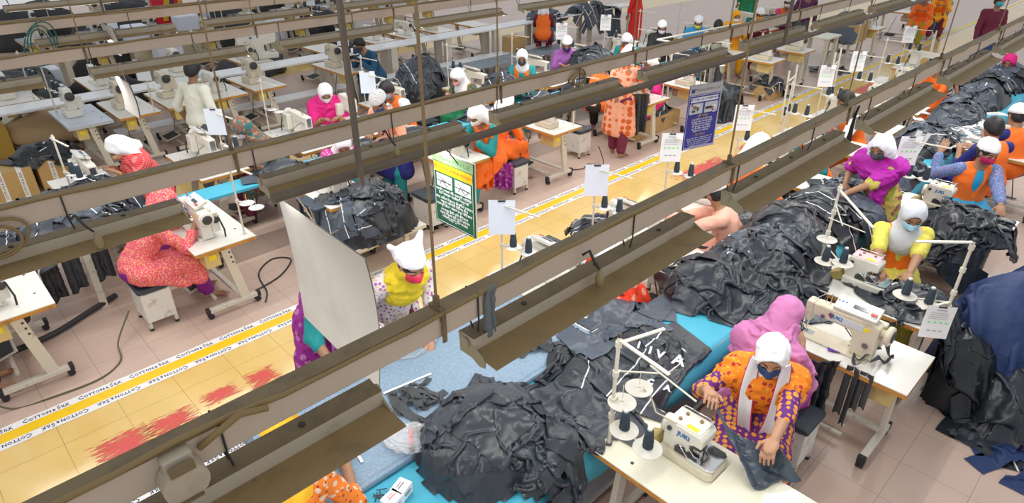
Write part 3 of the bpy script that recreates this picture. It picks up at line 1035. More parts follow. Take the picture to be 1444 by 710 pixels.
def make_lockstitch(base=WHT, logo=True, dark=False, panel=True):
    """origin on the table top; the long arm lies along Y, needle at +Y, the sewer at -X"""
    t = thing('sewing_machine', 'x', 'sewing machine')
    MB().box((0, .02, .006), (.17, .52, .012), 0, bev=.003).box((.0, .20, .013), (.05, .09, .004), 1).build('bed', [base, STEEL], t)
    mb = MB()
    mb.prism([(-.26, .012), (-.11, .012), (-.10, .15), (-.07, .185), (.17, .195), (.19, .21), (.19, .285), (-.21, .300), (-.26, .275)], -.048, .048, 'X', 0, .012)
    mb.box((-.05, -.06, .235), (.006, .20, .05), 1, bev=.002)
    mb.cyl((-.052, .06, .25), .016, .02, 12, 2, 'X').cyl((-.052, .11, .215), .014, .02, 12, 2, 'X').cyl((-.052, -.2, .12), .02, .018, 12, 2, 'X')
    mb.build('arm', [base, PANEL if logo else base, STEEL], t)
    mb = MB().box((0, .215, .205), (.092, .055, .165), 0, bev=.012).box((.0, .245, .21), (.06, .008, .12), 1, bev=.003)
    mb.build('face_cover', [base, STEEL], t)
    MB().cyl((0, .215, .09), .005, .09, 8).cyl((0, .215, .04), .002, .06, 6).cyl((.015, .215, .09), .0045, .09, 8).box((.01, .215, .02), (.014, .035, .006)) \
        .tube([(-.04, .225, .12), (-.06, .23, .10), (-.06, .22, .05)], .003, 6).build('needle_bar', STEEL, t)
    w = MB().lathe([(.02, -.335), (.066, -.330), (.070, -.312), (.066, -.295), (.03, -.285), (.03, -.255)], (0, 0, .232), 20, 0, 'Y')
    w.lathe([(.045, -.336), (.045, -.34), (.02, -.342)], (0, 0, .232), 16, 1, 'Y')
    w.build('handwheel', [base, DRK], t)
    MB().box((.085, -.20, .16), (.075, .14, .20), 0, bev=.012).cyl((.085, -.285, .19), .03, .03, 14, 1, 'Y').build('drive_housing', [base, DRK], t)
    if panel:
        R = Matrix.Rotation(radians(-22), 3, 'Y')
        p = MB().box((.012, -.08, .335), (.13, .29, .028), 0, R, .006).box((.008, -.08, .3505), (.10, .26, .002), 1, R) \
            .box((.000, -.10, .3505), (.03, .10, .004), 2, R)
        for q in range(6): p.box((.03 - .022 * (q % 2), .0 + .025 * (q // 2), .352), (.010, .012, .004), 3 if q % 2 else 2, R)
        p.box((-.02, -.19, .352), (.02, .04, .004), 4, R).build('control_panel', [WHT, PANEL, SCR, BLU, mat('red_key', (.6, .05, .05), .5)], t)
    MB().cyl((.01, .1, .33), .004, .09, 6).cyl((.01, .13, .315), .003, .06, 6).tube([(.01, .1, .37), (-.02, .14, .37), (-.02, .2, .30)], .0025, 5).build('spool_pin', STEEL, t)
    if logo:
        text('JUKI', .042, BLU, t, frame4((-.0535, .02, .24), (0, -1, 0), (0, 0, 1)), bold=.0012)
        MB().box((-.0495, -.17, .235), (.004, .055, .028)).build('yellow_sticker', YEL, t)
    MB().tube([(.07, -.22, .26), (.12, -.27, .2), (.14, -.30, .08), (.13, -.32, .01)], .008, 6).tube([(.05, .1, .19), (.09, .0, .12), (.10, -.1, .02)], .004, 6).build('cable', BLK, t)
    return t


def make_overlock(lid=WHT, body=WHT, base=CRM, logo=True):
    """origin on the table top; the cloth plate at +Y, the lettered face at +X"""
    t = thing('overlock_machine', 'x', 'sewing machine')
    MB().prism([(-.10, -.14), (.11, -.14), (.11, .17), (.09, .20), (-.08, .20), (-.10, .18)], .0, .065, 'Z', 0, .012).build('base', base, t)
    MB().prism([(-.09, .035), (.10, .035), (.10, .17), (.08, .195), (-.07, .195), (-.09, .175)], .066, .084, 'Z', 0, .004).build('cloth_plate', CHROME, t)
    mb = MB()
    mb.prism([(-.135, .06), (.03, .06), (.03, .15), (.055, .165), (.105, .165), (.105, .215), (.085, .245), (-.12, .245), (-.135, .22)], -.078, .078, 'X', 0, .008)
    mb.build('housing', body, t)
    MB().box((0, -.02, .248), (.14, .20, .008), 0, bev=.003).box((.045, .02, .2535), (.03, .07, .003), 1).build('lid', [lid, YEL], t)
    kn = MB()
    for (x, y) in ((-.03, -.06), (.03, -.07), (-.03, .03)): kn.cyl((x, y, .257), .011, .01, 12, 0)
    kn.cyl((-.045, .085, .265), .010, .04, 10, 1)
    kn.tube([(-.07, -.11, .255), (-.07, -.10, .268), (-.07, .06, .268), (-.07, .07, .255)], .004, 6, 1)
    kn.build('knob', [mat('brown_knob', (.25, .16, .08), .4), STEEL], t)
    m = MB().cyl((.085, -.10, .20), .014, .012, 12, 1, 'X').cyl((.085, -.03, .10), .016, .02, 12, 1, 'X').cyl((.09, .0, .11), .012, .03, 12, 1, 'X')
    m.tube([(.09, -.02, .13), (.11, .03, .11), (.10, .05, .08)], .004, 6, 0).tube([(.09, .04, .14), (.10, .08, .12), (.07, .10, .09)], .004, 6, 0)
    m.box((.05, .075, .11), (.03, .05, .05), 0, bev=.004).box((.0, .085, .12), (.012, .02, .07), 0).cyl((0, .10, .11), .004, .08, 6, 0)
    m.tube([(.02, .07, .16), (.03, .10, .14), (.02, .12, .10)], .005, 6, 1).box((.082, .02, .085), (.012, .14, .03), 1)
    m.build('looper_mechanism', [STEEL, DRK], t)
    MB().box((.088, -.135, .03), (.03, .12, .012), 0, Matrix.Rotation(.2, 3, 'X')).box((.05, -.19, .04), (.10, .08, .07), 0, Matrix.Rotation(.5, 3, 'X'), .006).build('guard', BRASS, t)
    MB().lathe([(.02, -.175), (.055, -.172), (.058, -.155), (.05, -.14)], (-.0, 0, .15), 18, 0, 'Y').build('handwheel', body, t)
    if logo:
        text('JUKI', .042, BLU, t, frame4((.0815, -.01, .195), (0, 1, 0), (0, 0, 1)), bold=.0014)
    return t


def make_industrial(base=WHT):
    """tall narrow coverstitch / button machine seen in the idle rows"""
    t = thing('sewing_machine', 'x', 'sewing machine')
    MB().box((0, .0, .05), (.20, .34, .10), 0, bev=.012).box((.0, .14, .103), (.08, .06, .006), 1).build('base', [base, STEEL], t)
    mb = MB().prism([(-.17, .10), (-.03, .10), (-.02, .19), (.12, .20), (.17, .17), (.18, .34), (.10, .40), (-.13, .40), (-.17, .36)], -.055, .055, 'X', 0, .014)
    mb.build('arm', base, t)
    MB().lathe([(.02, -.235), (.060, -.230), (.064, -.21), (.058, -.19), (.03, -.185), (.03, -.165)], (0, 0, .31), 18, 0, 'Y').build('handwheel', DRK, t)
    m = MB().cyl((0, .14, .15), .006, .11, 8).cyl((.018, .14, .15), .005, .11, 8).box((0, .14, .112), (.02, .04, .008)).tube([(-.05, .1, .3), (-.08, .13, .25), (-.05, .15, .18)], .004, 6)
    m.cyl((-.062, .05, .3), .018, .02, 12, 0, 'X').cyl((-.062, .1, .28), .015, .02, 12, 0, 'X').cyl((-.062, .0, .32), .015, .02, 12, 0, 'X').box((.0, .1, .42), (.05, .10, .02)).build('needle_bar', STEEL, t)
    MB().box((.10, -.08, .20), (.10, .14, .17), 0, bev=.012).build('drive_housing', base, t)
    return t


def make_button_machine():
    """the small grey-white machines whose face slopes down to a dark foot"""
    t = thing('sewing_machine', 'x', 'sewing machine')
    MB().box((0, .02, .04), (.19, .30, .08), 0, bev=.01).build('base', CRM, t)
    MB().prism([(-.15, .08), (.02, .08), (.16, .10), (.14, .17), (.02, .27), (-.13, .27), (-.15, .24)], -.05, .05, 'X', 0, .012).build('arm', WHT, t)
    MB().box((-.052, .0, .17), (.006, .16, .10), 0, bev=.002).cyl((0, .14, .08), .012, .05, 8, 1).box((0, .15, .085), (.04, .05, .014), 1).build('foot', [PANEL, DRK], t)
    MB().lathe([(.02, -.20), (.050, -.195), (.052, -.18), (.04, -.165)], (0, 0, .2), 16, 0, 'Y').build('handwheel', DRK, t)
    return t


SPOOLS = ((.05, -.08), (.055, -.235))


def make_stand(h=.72, top_arm=.42, second=True, discs=2):
    """thread stand: post with spool carriers and a top bar; origin at the post's foot on the table"""
    t = thing('thread_stand', 'x', 'thread stand')
    MB().cyl((0, 0, h / 2), .009, h, 10).cyl((0, 0, .006), .017, .012, 12).cyl((0, 0, h + .006), .012, .02, 10).build('post', LEGM, t)
    mb = MB().box((0, -top_arm * .38, h - .02), (.016, top_arm, .010), 0, Matrix.Rotation(.05, 3, 'Z')).cyl((0, 0, h - .02), .018, .035, 10)
    mb.build('top_arm', LEGM, t)
    sp = MB().cyl((0, 0, .34), .017, .03, 10)
    for k in range(discs):
        x, y = SPOOLS[k]
        sp.tube([(0, 0, .34), (x * .6, y * .4, .332), (x, y, .325)], .006, 6)
        sp.cyl((x, y, .36), .003, .11, 6)
    sp.build('spool_carrier', LEGM, t)
    for k in range(discs):
        MB().lathe([(.0, 0), (.068, .0), (.070, .003), (.02, .006), (.0, .008)], (*SPOOLS[k], .325), 22).build('spool_disc', DISCW, t)
    return t





def make_cone(m=None, h=.13):
    t = thing('thread_cone', 'x', 'thread cone')
    MB().lathe([(.024, 0), (.030, .004), (.030, h * .12), (.0285, h * .2), (.030, h * .3), (.021, h * .92), (.018, h * .94)], (0, 0, 0), 18).build('winding', m or THREAD, t)
    MB().lathe([(.015, h * .93), (.014, h * 1.03), (.010, h * 1.04)], (0, 0, 0), 12).build('tip', mat('cone_tip', (.55, .60, .58), .5), t)
    return t


def make_paper(w=.21, h=.30, marks=True, m=None):
    """clipped sheet: hangs in the X-Z plane, top edge on the origin, printed towards -Y"""
    t = thing('job_sheet', 'x', 'paper')
    MB().sheet([[(w * (i / 6 - .5), -.004 + .012 * sin(j / 6 * 3) * (1 if i % 2 else .7) * .5, -h * j / 8) for j in range(9)] for i in range(7)]).build('sheet', m or PAPER, t)
    MB().sheet([[(w * (i / 4 - .5), -.0065 + .012 * sin(j * 8 / 9 / 6 * 3) * .4, -h * j / 8) for j in range(9)] for i in range(5)]).build('under_sheet', m or PAPER, t)
    if marks:
        mb = MB()
        rs = random.Random(5)
        y0 = -.014
        mb.box((0, y0, -.035), (w * .36, .001, .007), 0)
        for k in range(4): mb.box((-.01, y0, -.06 - .018 * k), (w * .7 * (.6 + .4 * rs.random()), .001, .0035), 0)
        for k in range(4): mb.box((-w * .3 + k * w * .2, y0, -h * .50), (w * .09, .001, .012), 1)
        for k in range(3): mb.box((-w * .22 + k * w * .2, y0, -h * .76), (w * .13, .001, .008), 0)
        mb.build('print', [INK, GRN], t)
    MB().box((0, -.004, -.008), (w * .28, .016, .014)).tube([(-.025, -.004, 0), (0, -.004, .025), (.025, -.004, 0)], .002, 5).build('clip', DRK, t)
    return t


def make_stool(m=WHT, h=.45):
    t = thing('box_stool', 'x', 'stool')
    MB().box((0, 0, h * .52), (.26, .34, h * .66), 0, bev=.006).build('cabinet', mat('stool_white', (.74, .74, .70), .5, kind='dirt', col2=(.36, .28, .18), scale=7, amount=.1), t)
    MB().box((0, 0, h - .025), (.30, .38, .045), 0, bev=.015).build('cushion', CUSH, t)
    for x in (-1, 1):
        for y in (-1, 1):
            l = MB().box((x * .115, y * .155, h * .45), (.028, .028, h * .84)).build('leg', LEGM, t)
            MB().cyl((x * .115, y * .155, .012), .02, .024, 10).build('foot', BLK, l)
    return t


def tbl(x0, y0, flip=False):
    """station frame: centre of a table whose near-left corner is (x0, y0)"""
    return (x0 + .285, y0 + .575), (pi if flip else 0.0)


def loc2(c, rz, x, y, z):
    return (c[0] + x * cos(rz) - y * sin(rz), c[1] + x * sin(rz) + y * cos(rz), z)
# ---------------------------------------------------------------- the hall: floor, walkways, tapes
def tile_mat(name, col, col2, rough):
    m = bpy.data.materials.new(name); m.use_nodes = True
    N = m.node_tree.nodes; L = m.node_tree.links; b = N['Principled BSDF']
    g = N.new('ShaderNodeNewGeometry'); sp = N.new('ShaderNodeSeparateXYZ'); L.new(g.outputs['Position'], sp.inputs[0])

    def line(sock, pitch, off):
        a = N.new('ShaderNodeMath'); a.operation = 'SUBTRACT'; L.new(sock, a.inputs[0]); a.inputs[1].default_value = off
        w = N.new('ShaderNodeMath'); w.operation = 'PINGPONG'; L.new(a.outputs[0], w.inputs[0]); w.inputs[1].default_value = pitch / 2
        c = N.new('ShaderNodeMath'); c.operation = 'LESS_THAN'; L.new(w.outputs[0], c.inputs[0]); c.inputs[1].default_value = .0022
        return c.outputs[0]
    mx = N.new('ShaderNodeMath'); mx.operation = 'MAXIMUM'
    L.new(line(sp.outputs[0], .43, .05), mx.inputs[0]); L.new(line(sp.outputs[1], .44, .01), mx.inputs[1])
    n = N.new('ShaderNodeTexNoise'); n.inputs['Scale'].default_value = 1.7; n.inputs['Detail'].default_value = 5; L.new(g.outputs['Position'], n.inputs['Vector'])
    n2 = N.new('ShaderNodeTexNoise'); n2.inputs['Scale'].default_value = 45; n2.inputs['Detail'].default_value = 4; L.new(g.outputs['Position'], n2.inputs['Vector'])
    r2 = N.new('ShaderNodeMapRange'); L.new(n2.outputs['Fac'], r2.inputs[0]); r2.inputs[1].default_value = .62; r2.inputs[2].default_value = .8
    m1 = N.new('ShaderNodeMix'); m1.data_type = 'RGBA'; m1.inputs[6].default_value = (*col, 1); m1.inputs[7].default_value = (*col2, 1)
    r1 = N.new('ShaderNodeMapRange'); L.new(n.outputs['Fac'], r1.inputs[0]); r1.inputs[1].default_value = .35; r1.inputs[2].default_value = .7
    L.new(r1.outputs[0], m1.inputs[0])
    m3 = N.new('ShaderNodeMix'); m3.data_type = 'RGBA'; L.new(m1.outputs[2], m3.inputs[6]); m3.inputs[7].default_value = tuple(c * .6 for c in col) + (1,)
    sc = N.new('ShaderNodeMath'); sc.operation = 'MULTIPLY'; L.new(r2.outputs[0], sc.inputs[0]); sc.inputs[1].default_value = .35; L.new(sc.outputs[0], m3.inputs[0])
    m2 = N.new('ShaderNodeMix'); m2.data_type = 'RGBA'; L.new(mx.outputs[0], m2.inputs[0]); L.new(m3.outputs[2], m2.inputs[6])
    m2.inputs[7].default_value = tuple(c * .55 for c in col) + (1,)
    L.new(m2.outputs[2], b.inputs['Base Color']); b.inputs['Roughness'].default_value = rough
    return m


FB = tile_mat('beige_tiles', (.62, .465, .385), (.55, .41, .335), .30)
FY = tile_mat('yellow_walkway', (.78, .56, .21), (.72, .49, .16), .14)
tag(MB().box((16, 12, -.05), (44, 36, .1)).build('floor', FB), kind='structure')
WALK = ((4.06, 5.12), (8.75, 10.1), (14.2, 15.4), (-3.0, -2.0))
for k, (a, b) in enumerate(WALK):
    tag(MB().box((16, (a + b) / 2, .0005), (44, b - a, .003)).build('floor_walkway', FY), kind='structure')

TW = mat('white_tape', (.85, .85, .86), .4, kind='dirt', col2=(.6, .58, .55), scale=14, amount=.0)
TY = mat('yellow_tape', (.90, .58, .01), .4, kind='dirt', col2=(.72, .45, .04), scale=9, amount=.2)
LET = mat('navy_lettering', (.02, .03, .09), .5)


def lettering(n, pitch, parent, y, flip, x0, size=.062):
    V = []; F = []; x = 0
    for tx, sz, gap in (('C', .068, .004), ('OTTON', .052, .012), ('&', .044, .012), ('S', .066, .010), ('ILK', .050, 0)):
        me = text_mesh(tx, sz, ext=0, bold=.0014, res=1)
        xs = [v.co.x for v in me.vertices]; ys = [v.co.y for v in me.vertices]; lo = min(xs); y0 = min(ys)
        F += [tuple(i + len(V) for i in p.vertices) for p in me.polygons]
        V += [((v.co.x - lo) * 1.12 + x, v.co.y - y0) for v in me.vertices]; x += (max(xs) - lo) * 1.12 + gap
    k = .325 / x; s = -1 if flip else 1
    V = [((a_ - x / 2) * k, b_ - .024) for a_, b_ in V]
    vs = []; fs = []
    for q in range(n):
        o = len(vs)
        vs += [(x0 + q * pitch + s * p[0], y + s * p[1], .0055) for p in V]
        fs += [tuple(i + o for i in f) for f in F]
    me = bpy.data.meshes.new('lettering'); me.from_pydata(vs, [], fs); me.materials.append(LET)
    return link('lettering', me, parent)


NTR = [0]
def floor_tape(y, side, n=70, x0=-.35):
    """yellow band between two printed white tapes; side = +1 when the walkway lies at smaller y"""
    NTR[0] += 1
    t = MB().box((16, y, .0028), (44, .12, .003)).build('trim_%d' % NTR[0], TY)
    tag(t, kind='structure')
    for s in (1, -1):
        w = MB()
        rs = random.Random(3); xs = [-6 + .11 * k for k in range(400)]
        g = [[(x, y + s * .058, .0048) for x in xs], [(x, y + s * (.135 + .006 * rs.random()), .0048) for x in xs]]
        w.sheet(g if s == 1 else g[::-1], 0, False)
        wt = w.build('white_tape', TW, t)
        if n: lettering(n, .385, wt, y + s * .096, s * side < 0, x0 + (.09 if s < 0 else 0))


floor_tape(5.235, 1)
floor_tape(4.02, 1)
floor_tape(10.18, 1, 40)
floor_tape(8.66, 1, 30)
floor_tape(15.5, 1, 0)

# worn red paint on the walkway
RP = bpy.data.materials.new('worn_red_paint'); RP.use_nodes = True
_N = RP.node_tree.nodes; _L = RP.node_tree.links; _b = _N['Principled BSDF']; _b.inputs['Base Color'].default_value = (.66, .07, .055, 1); _b.inputs['Roughness'].default_value = .4
_tc = _N.new('ShaderNodeTexCoord'); _mp = _N.new('ShaderNodeMapping'); _L.new(_tc.outputs['Object'], _mp.inputs[0]); _mp.inputs['Scale'].default_value = (3, 26, 1)
_n = _N.new('ShaderNodeTexNoise'); _n.inputs['Scale'].default_value = 2.2; _n.inputs['Detail'].default_value = 6; _n.inputs['Roughness'].default_value = .7; _L.new(_mp.outputs[0], _n.inputs['Vector'])
_uv = _N.new('ShaderNodeSeparateXYZ'); _L.new(_tc.outputs['Generated'], _uv.inputs[0])
def _m(op, a, b):
    x = _N.new('ShaderNodeMath'); x.operation = op
    for k, q in enumerate((a, b)):
        if isinstance(q, float): x.inputs[k].default_value = q
        else: _L.new(q, x.inputs[k])
    return x.outputs[0]
_ex = _m('ABSOLUTE', _m('SUBTRACT', _uv.outputs[0], .5), 0.); _ey = _m('ABSOLUTE', _m('SUBTRACT', _uv.outputs[1], .5), 0.)
_e = _m('MAXIMUM', _ex, _ey)
_f = _m('SUBTRACT', _m('MULTIPLY', _n.outputs['Fac'], 1.0), _m('MULTIPLY', _m('POWER', _e, 2.), 1.1))
_r = _N.new('ShaderNodeMapRange'); _L.new(_f, _r.inputs[0]); _r.inputs[1].default_value = .36; _r.inputs[2].default_value = .42
_L.new(_r.outputs[0], _b.inputs['Alpha'])
def paint(x0, x1, y0, y1):
    o = MB().box(((x0 + x1) / 2, (y0 + y1) / 2, .0025), (x1 - x0, y1 - y0, .0012)).build('trim_%d' % (NTR[0] + 1), RP); NTR[0] += 1
    me = o.data; me.transform(Matrix.Translation((-(x0 + x1) / 2, -(y0 + y1) / 2, 0))); o.location = ((x0 + x1) / 2, (y0 + y1) / 2, 0)
    tag(o, kind='structure')
paint(.12, .62, 4.34, 4.72); paint(.50, .93, 4.40, 4.68); paint(.93, 1.30, 4.48, 4.70); paint(1.30, 1.62, 4.42, 4.70)
paint(7.6, 9.1, 4.3, 4.7); paint(14.0, 16.2, 4.3, 4.75); paint(9.4, 10.2, 4.35, 4.65)

# ---------------------------------------------------------------- overhead cable trays and light fittings
DUSTY = mat('dusty_brown_metal', (.20, .145, .07), .55, kind='dirt', col2=(.10, .075, .045), scale=9, amount=.7)
DUSTF = mat('dusty_face_metal', (.50, .43, .33), .5, kind='dirt', col2=(.36, .29, .19), scale=5, amount=.3)
TRAYF = mat('tray_side', (.60, .50, .40), .45, kind='dirt', col2=(.46, .37, .28), scale=3, amount=.3)
REFM = mat('reflector_brown', (.27, .19, .085), .42, kind='dirt', col2=(.17, .12, .055), scale=8, amount=.4)
REFW = mat('reflector_white', (.85, .85, .85), .4)
TUBE = mat('lamp_tube', (1, .98, .94), .4, emit=2.2)
ENDP = mat('end_plate', (.36, .33, .22), .5)
ROD = mat('brass_rod', (.30, .21, .10), .5, kind='dirt', col2=(.16, .11, .06), scale=14, amount=.4)
DPIPE = mat('dark_pipe', (.13, .10, .07), .55, kind='dirt', col2=(.16, .13, .1), scale=8, amount=.4)
WIRE = mat('dark_wire', (.04, .035, .03), .6)
OLIVE = mat('olive_cord', (.26, .18, .07), .6)
CEIL = 4.6


def light_fitting(x0, y, label, group, L_=1.2, z=2.40, lens=True):
    """housing, sloping reflector on the near side, one tube under it; origin at x0, reflector's lower edge at y, z"""
    t = thing('light_fitting', label, 'light', (x0, y, z), 0, group)
    mb = MB().box((L_ / 2, .131, .024), (L_, .062, .048), 0, bev=.003)
    mb.box((L_ / 2, .131, .0495), (L_ - .004, .063, .003), 1)
    for k in (.2, .5, .82): mb.cyl((L_ * k, .13, .0535), .009, .003, 8, 2)
    mb.build('housing', [DUSTF, DUSTY, WIRE], t)
    r = MB().prism([(.102, .004), (.0, -.006), (.0, -.010), (.103, -.004)], .0, L_, "X", 0)
    r.build('reflector', REFM, t)
    for e in (0, 1):
        x = .0 + e * L_
        p = MB().prism([(.16, -.02), (.105, -.02), (.075, -.035), (.05, -.03), (.05, -.005), (.10, .02), (.165, .05)], x - .003, x + .003, 'X', 0)
        p.cyl((x + (.006 if e else -.006), .135, .025), .018, .006, 12, 0, 'X').build('end_plate', ENDP, t)
    MB().cyl((L_ / 2, .080, -.013), .008, L_ - .05, 10, 0, 'X').build('lamp_tube', TUBE, t)
    return t


def lamp(x, y, z, L_=1.15, e=9):
    l = bpy.data.lights.new('tube_light', 'AREA'); l.shape = 'RECTANGLE'; l.size = L_; l.size_y = .03; l.energy = e; l.color = (1, .97, .92)
    o = bpy.data.objects.new('tube_light', l); C.objects.link(o); o.location = (x, y, z)
    return o


ROWN = {'A': 'the row nearest the viewer', 'B': 'the second nearest row', 'C': 'the third row', 'D': 'the fourth row', 'E': 'the fifth row'}
ORD = ['first', 'second', 'third', 'fourth', 'fifth', 'sixth', 'seventh', 'eighth', 'ninth', 'tenth', 'eleventh', 'twelfth', 'thirteenth', 'fourteenth']
fit0 = None
for row, y, ztray, xs in (('A', 1.085, 2.505, [-.53 + 1.52 * k for k in range(10)]), ('B', 2.68, 2.52, [-.47, 1.10] + [2.56 + 1.5 * k for k in range(9)]),
                          ('C', 5.62, 2.52, [-.38 + 1.52 * k for k in range(8)]), ('D', 7.18, 2.52, [-.4 + 1.5 * k for k in range(8)]),
                          ('E', 9.8, 2.52, [-.2 + 1.5 * k for k in range(6)]), ('F', 11.4, 2.52, [-.2 + 1.5 * k for k in range(1)])):
    if row == 'F': continue
    ntot = 0
    for k, x in enumerate(xs):
        lb = 'dusty brown tube light fitting, %s from the left in %s' % (ORD[k], ROWN[row])
        if fit0 is None:
            fit0 = light_fitting(x, y, lb, 'tube light fittings under the cable trays')
        else:
            dup(fit0, lb, (x, y, 2.40), 0, 'tube light fittings under the cable trays')
        if row in 'ABCD' and k < 9: lamp(x + .6, y + .08, 2.378, e=12)
    # the tray above: a boxed channel, its wires and ties
    X0, X1 = xs[0] - .3, xs[-1] + 1.6
    t = thing('cable_tray', 'long grey-brown metal cable tray hung above %s of light fittings' % ROWN[row].split(',')[0], 'cable tray', (X0, y + .135, ztray), 0, 'cable trays')
    Lt = X1 - X0
    MB().box((Lt / 2, 0, .042), (Lt, .045, .082), 0, bev=.004).build('channel', TRAYF, t)
    MB().box((Lt / 2, 0, .085), (Lt, .052, .006), 0).build('tray_cover', DUSTY, t)
    for q in range(int(Lt / .75)):
        xx = .35 + .75 * q
        w = MB().tube([(xx, -.026, .09), (xx, -.027, .0), (xx + .01, -.01, -.065)], .0028, 5).tube([(xx, .026, .09), (xx, .026, .0), (xx + .01, .01, -.065)], .0028, 5)
        w.build('hanger_wire', WIRE, t)
    cb = MB()
    pts = [(.05 + .12 * i, -.026 - .006 * (i % 3 == 1), .090 + .012 * noise3(np.array([[i * .37, y, 0]]))[0]) for i in range(int(Lt / .12))]
    cb.tube(pts, .007, 6); cb.build('cable', OLIVE, t)

# the round dark pipe along the second row
t = tag(MB().tube([(1.08, 2.672, 2.392), (14.5, 2.672, 2.392)], .024, 14).build('pipe', DPIPE), 'dark dusty round pipe running along the second row of light fittings', 'pipe')
# plain beams further off
tag(MB().box((6, 8.05, 2.5), (13, .05, .06)).build('support_beam', DUSTY), 'thin dark brown metal beam running above the idle machines at upper left', 'beam')
# posts
for x, y, z0, lb in ((1.50, 2.60, 2.36, 'dark steel channel post hanging from above beside the white hanging board'),
                     (5.98, 2.62, 2.40, 'dark steel channel post hanging from above over the far part of the second light row'),
                     (1.78, 7.62, 2.5, 'dark steel channel post hanging from above at the upper left')):
    h = CEIL - z0
    m = MB().prism([(-.010, -.014), (.010, -.014), (.010, .014), (.006, .014), (.006, -.010), (-.006, -.010), (-.006, .014), (-.010, .014)], z0, CEIL, 'Z')
    tag(m.build('hanging_post', mat('post_steel', (.15, .12, .09), .4, kind='dirt', col2=(.2, .17, .14), scale=8, amount=.5)), lb, 'post').location = (x, y, 0)
# hanger rods
def rod(x, y, z0, lb, r=.0042, tilt=(0, 0)):
    t = thing('hanger_rod', lb, 'rod', (x, y, z0), 0, 'rods that hold up the cable trays')
    MB().cyl((0, 0, (CEIL - z0) / 2), r, CEIL - z0, 8).build('rod', ROD, t)
    MB().box((0, 0, -.02), (.018, .056, .04), 0, bev=.003).cyl((0, 0, .015), .010, .03, 8).box((0, -.030, -.06), (.014, .005, .10)).build('clamp', DUSTY, t)
for k, (x, y) in enumerate(((.89, 1.22), (2.47, 1.22), (3.71, 1.22), (5.35, 1.22), (6.9, 1.22), (8.4, 1.22))):
    rod(x, y, 2.60, 'thin brass-coloured hanger rod, %s from the left on the nearest cable tray' % ORD[k])
for k, (x, y) in enumerate(((1.0, 2.815), (2.61, 2.815), (3.94, 2.815), (5.3, 2.815), (6.6, 2.815))):
    rod(x, y, 2.61, 'thin brass-coloured hanger rod, %s from the left on the second cable tray' % ORD[k], .0042)
for k, (x, y) in enumerate(((1.14, 5.755), (2.46, 5.755), (3.9, 5.755), (5.3, 5.755))):
    rod(x, y, 2.61, 'thin brass-coloured hanger rod, %s from the left on the third cable tray' % ORD[k], .005)
# junction box and cords on the nearest tray
jb = thing('junction_box', 'round grey-brown junction box strapped to the nearest cable tray', 'junction box', (.17, 1.19, 2.50))
MB().cyl((0, -.02, .02), .047, .045, 18, 0, 'Y').box((0, .0, .07), (.06, .05, .03), 0, bev=.004).build('box', DUSTF, jb)
MB().box((0, -.04, .065), (.05, .012, .02)).build('latch', DUSTY, jb); MB().box((0, -.045, -.02), (.05, .004, .008)).build('strap', DUSTY, jb)
MB().tube([(.05, 0, .06), (.08, -.02, .09), (.14, -.02, .11), (.2, -.02, .09)], .008, 6).build('cord', OLIVE, jb)
def loops(x, y, z, lb, m, r=.07, n=2, name='cord_coil'):
    mb = MB()
    for q in range(n):
        rr = r * (1 + .12 * q)
        mb.tube([(rr * (1.5 if r < .08 else .8) * sin(a + .2 * q) * (1 + .2 * q), .01 * q + .012 * sin(2 * a), rr * (1 if r < .08 else 1.5) * cos(a) + .01 * q) for a in np.linspace(0, 2 * pi, 22)], .006, 6, cap=False)
    o = mb.build(name, m); o.location = (x, y, z)
    return tag(o, lb, 'cord')
loops(.08, 2.76, 2.50, 'coiled olive-brown cord tied on the second tray at the left edge', OLIVE, .06)
loops(3.3, 2.77, 2.53, 'small coil of cord tied on the second tray left of the blue sign', OLIVE, .04)
loops(1.12, 7.2, 2.40, 'hanging loops of dark green cable at upper left', mat('green_cable', (.01, .13, .12), .4), .10, 3, 'cable_coil')
def hang_tag(x, y, z, lb):
    t = thing('cord_tag', lb, 'tag', (x, y, z))
    MB().tube([(0, 0, .09), (.01, -.02, .11), (.03, -.03, .06), (.05, -.035, .03)], .005, 6).build('cord', WIRE, t)
    MB().lathe([(.0, -.035), (.012, -.03), (.017, 0), (.010, .03), (.004, .035)], (.055, -.035, -.01), 12).build('switch', mat('olive_switch', (.30, .24, .12), .5), t)
hang_tag(1.47, 1.18, 2.46, 'small olive pull switch hanging from the nearest light row')
hang_tag(.33, 2.72, 2.44, 'small olive pull switch hanging from the second light row at left')
hang_tag(1.72, 2.72, 2.44, 'small olive pull switch hanging from the second light row beside the post')
# grey rag tied on the nearest tray
hanging('rag', 'grey cloth rag tied over the nearest cable tray', (1.07, 1.185, 2.60), .05, .17, mat('grey_rag', (.17, .19, .20), .8), face=.2, seed=4, depth=.02, out=.02, waves=2, fold=.006, nu=24, nv=10)
hanging('strap', 'black strap dangling from the nearest cable tray', (3.80, 1.18, 2.58), .025, .2, BLK, face=.2, seed=5, depth=.02, out=.02, fold=.004, nu=16, nv=6)

# ---------------------------------------------------------------- signs and boards hung from the second row
BOARD = mat('warped_board', (.56, .55, .52), .5, kind='dirt', col2=(.46, .45, .41), scale=2, amount=.5)
def rope(pts, parent, m=None, r=.0035, name='rope'):
    return MB().tube(pts, r, 6).build(name, m or mat('jute_rope', (.40, .32, .24), .8), parent)
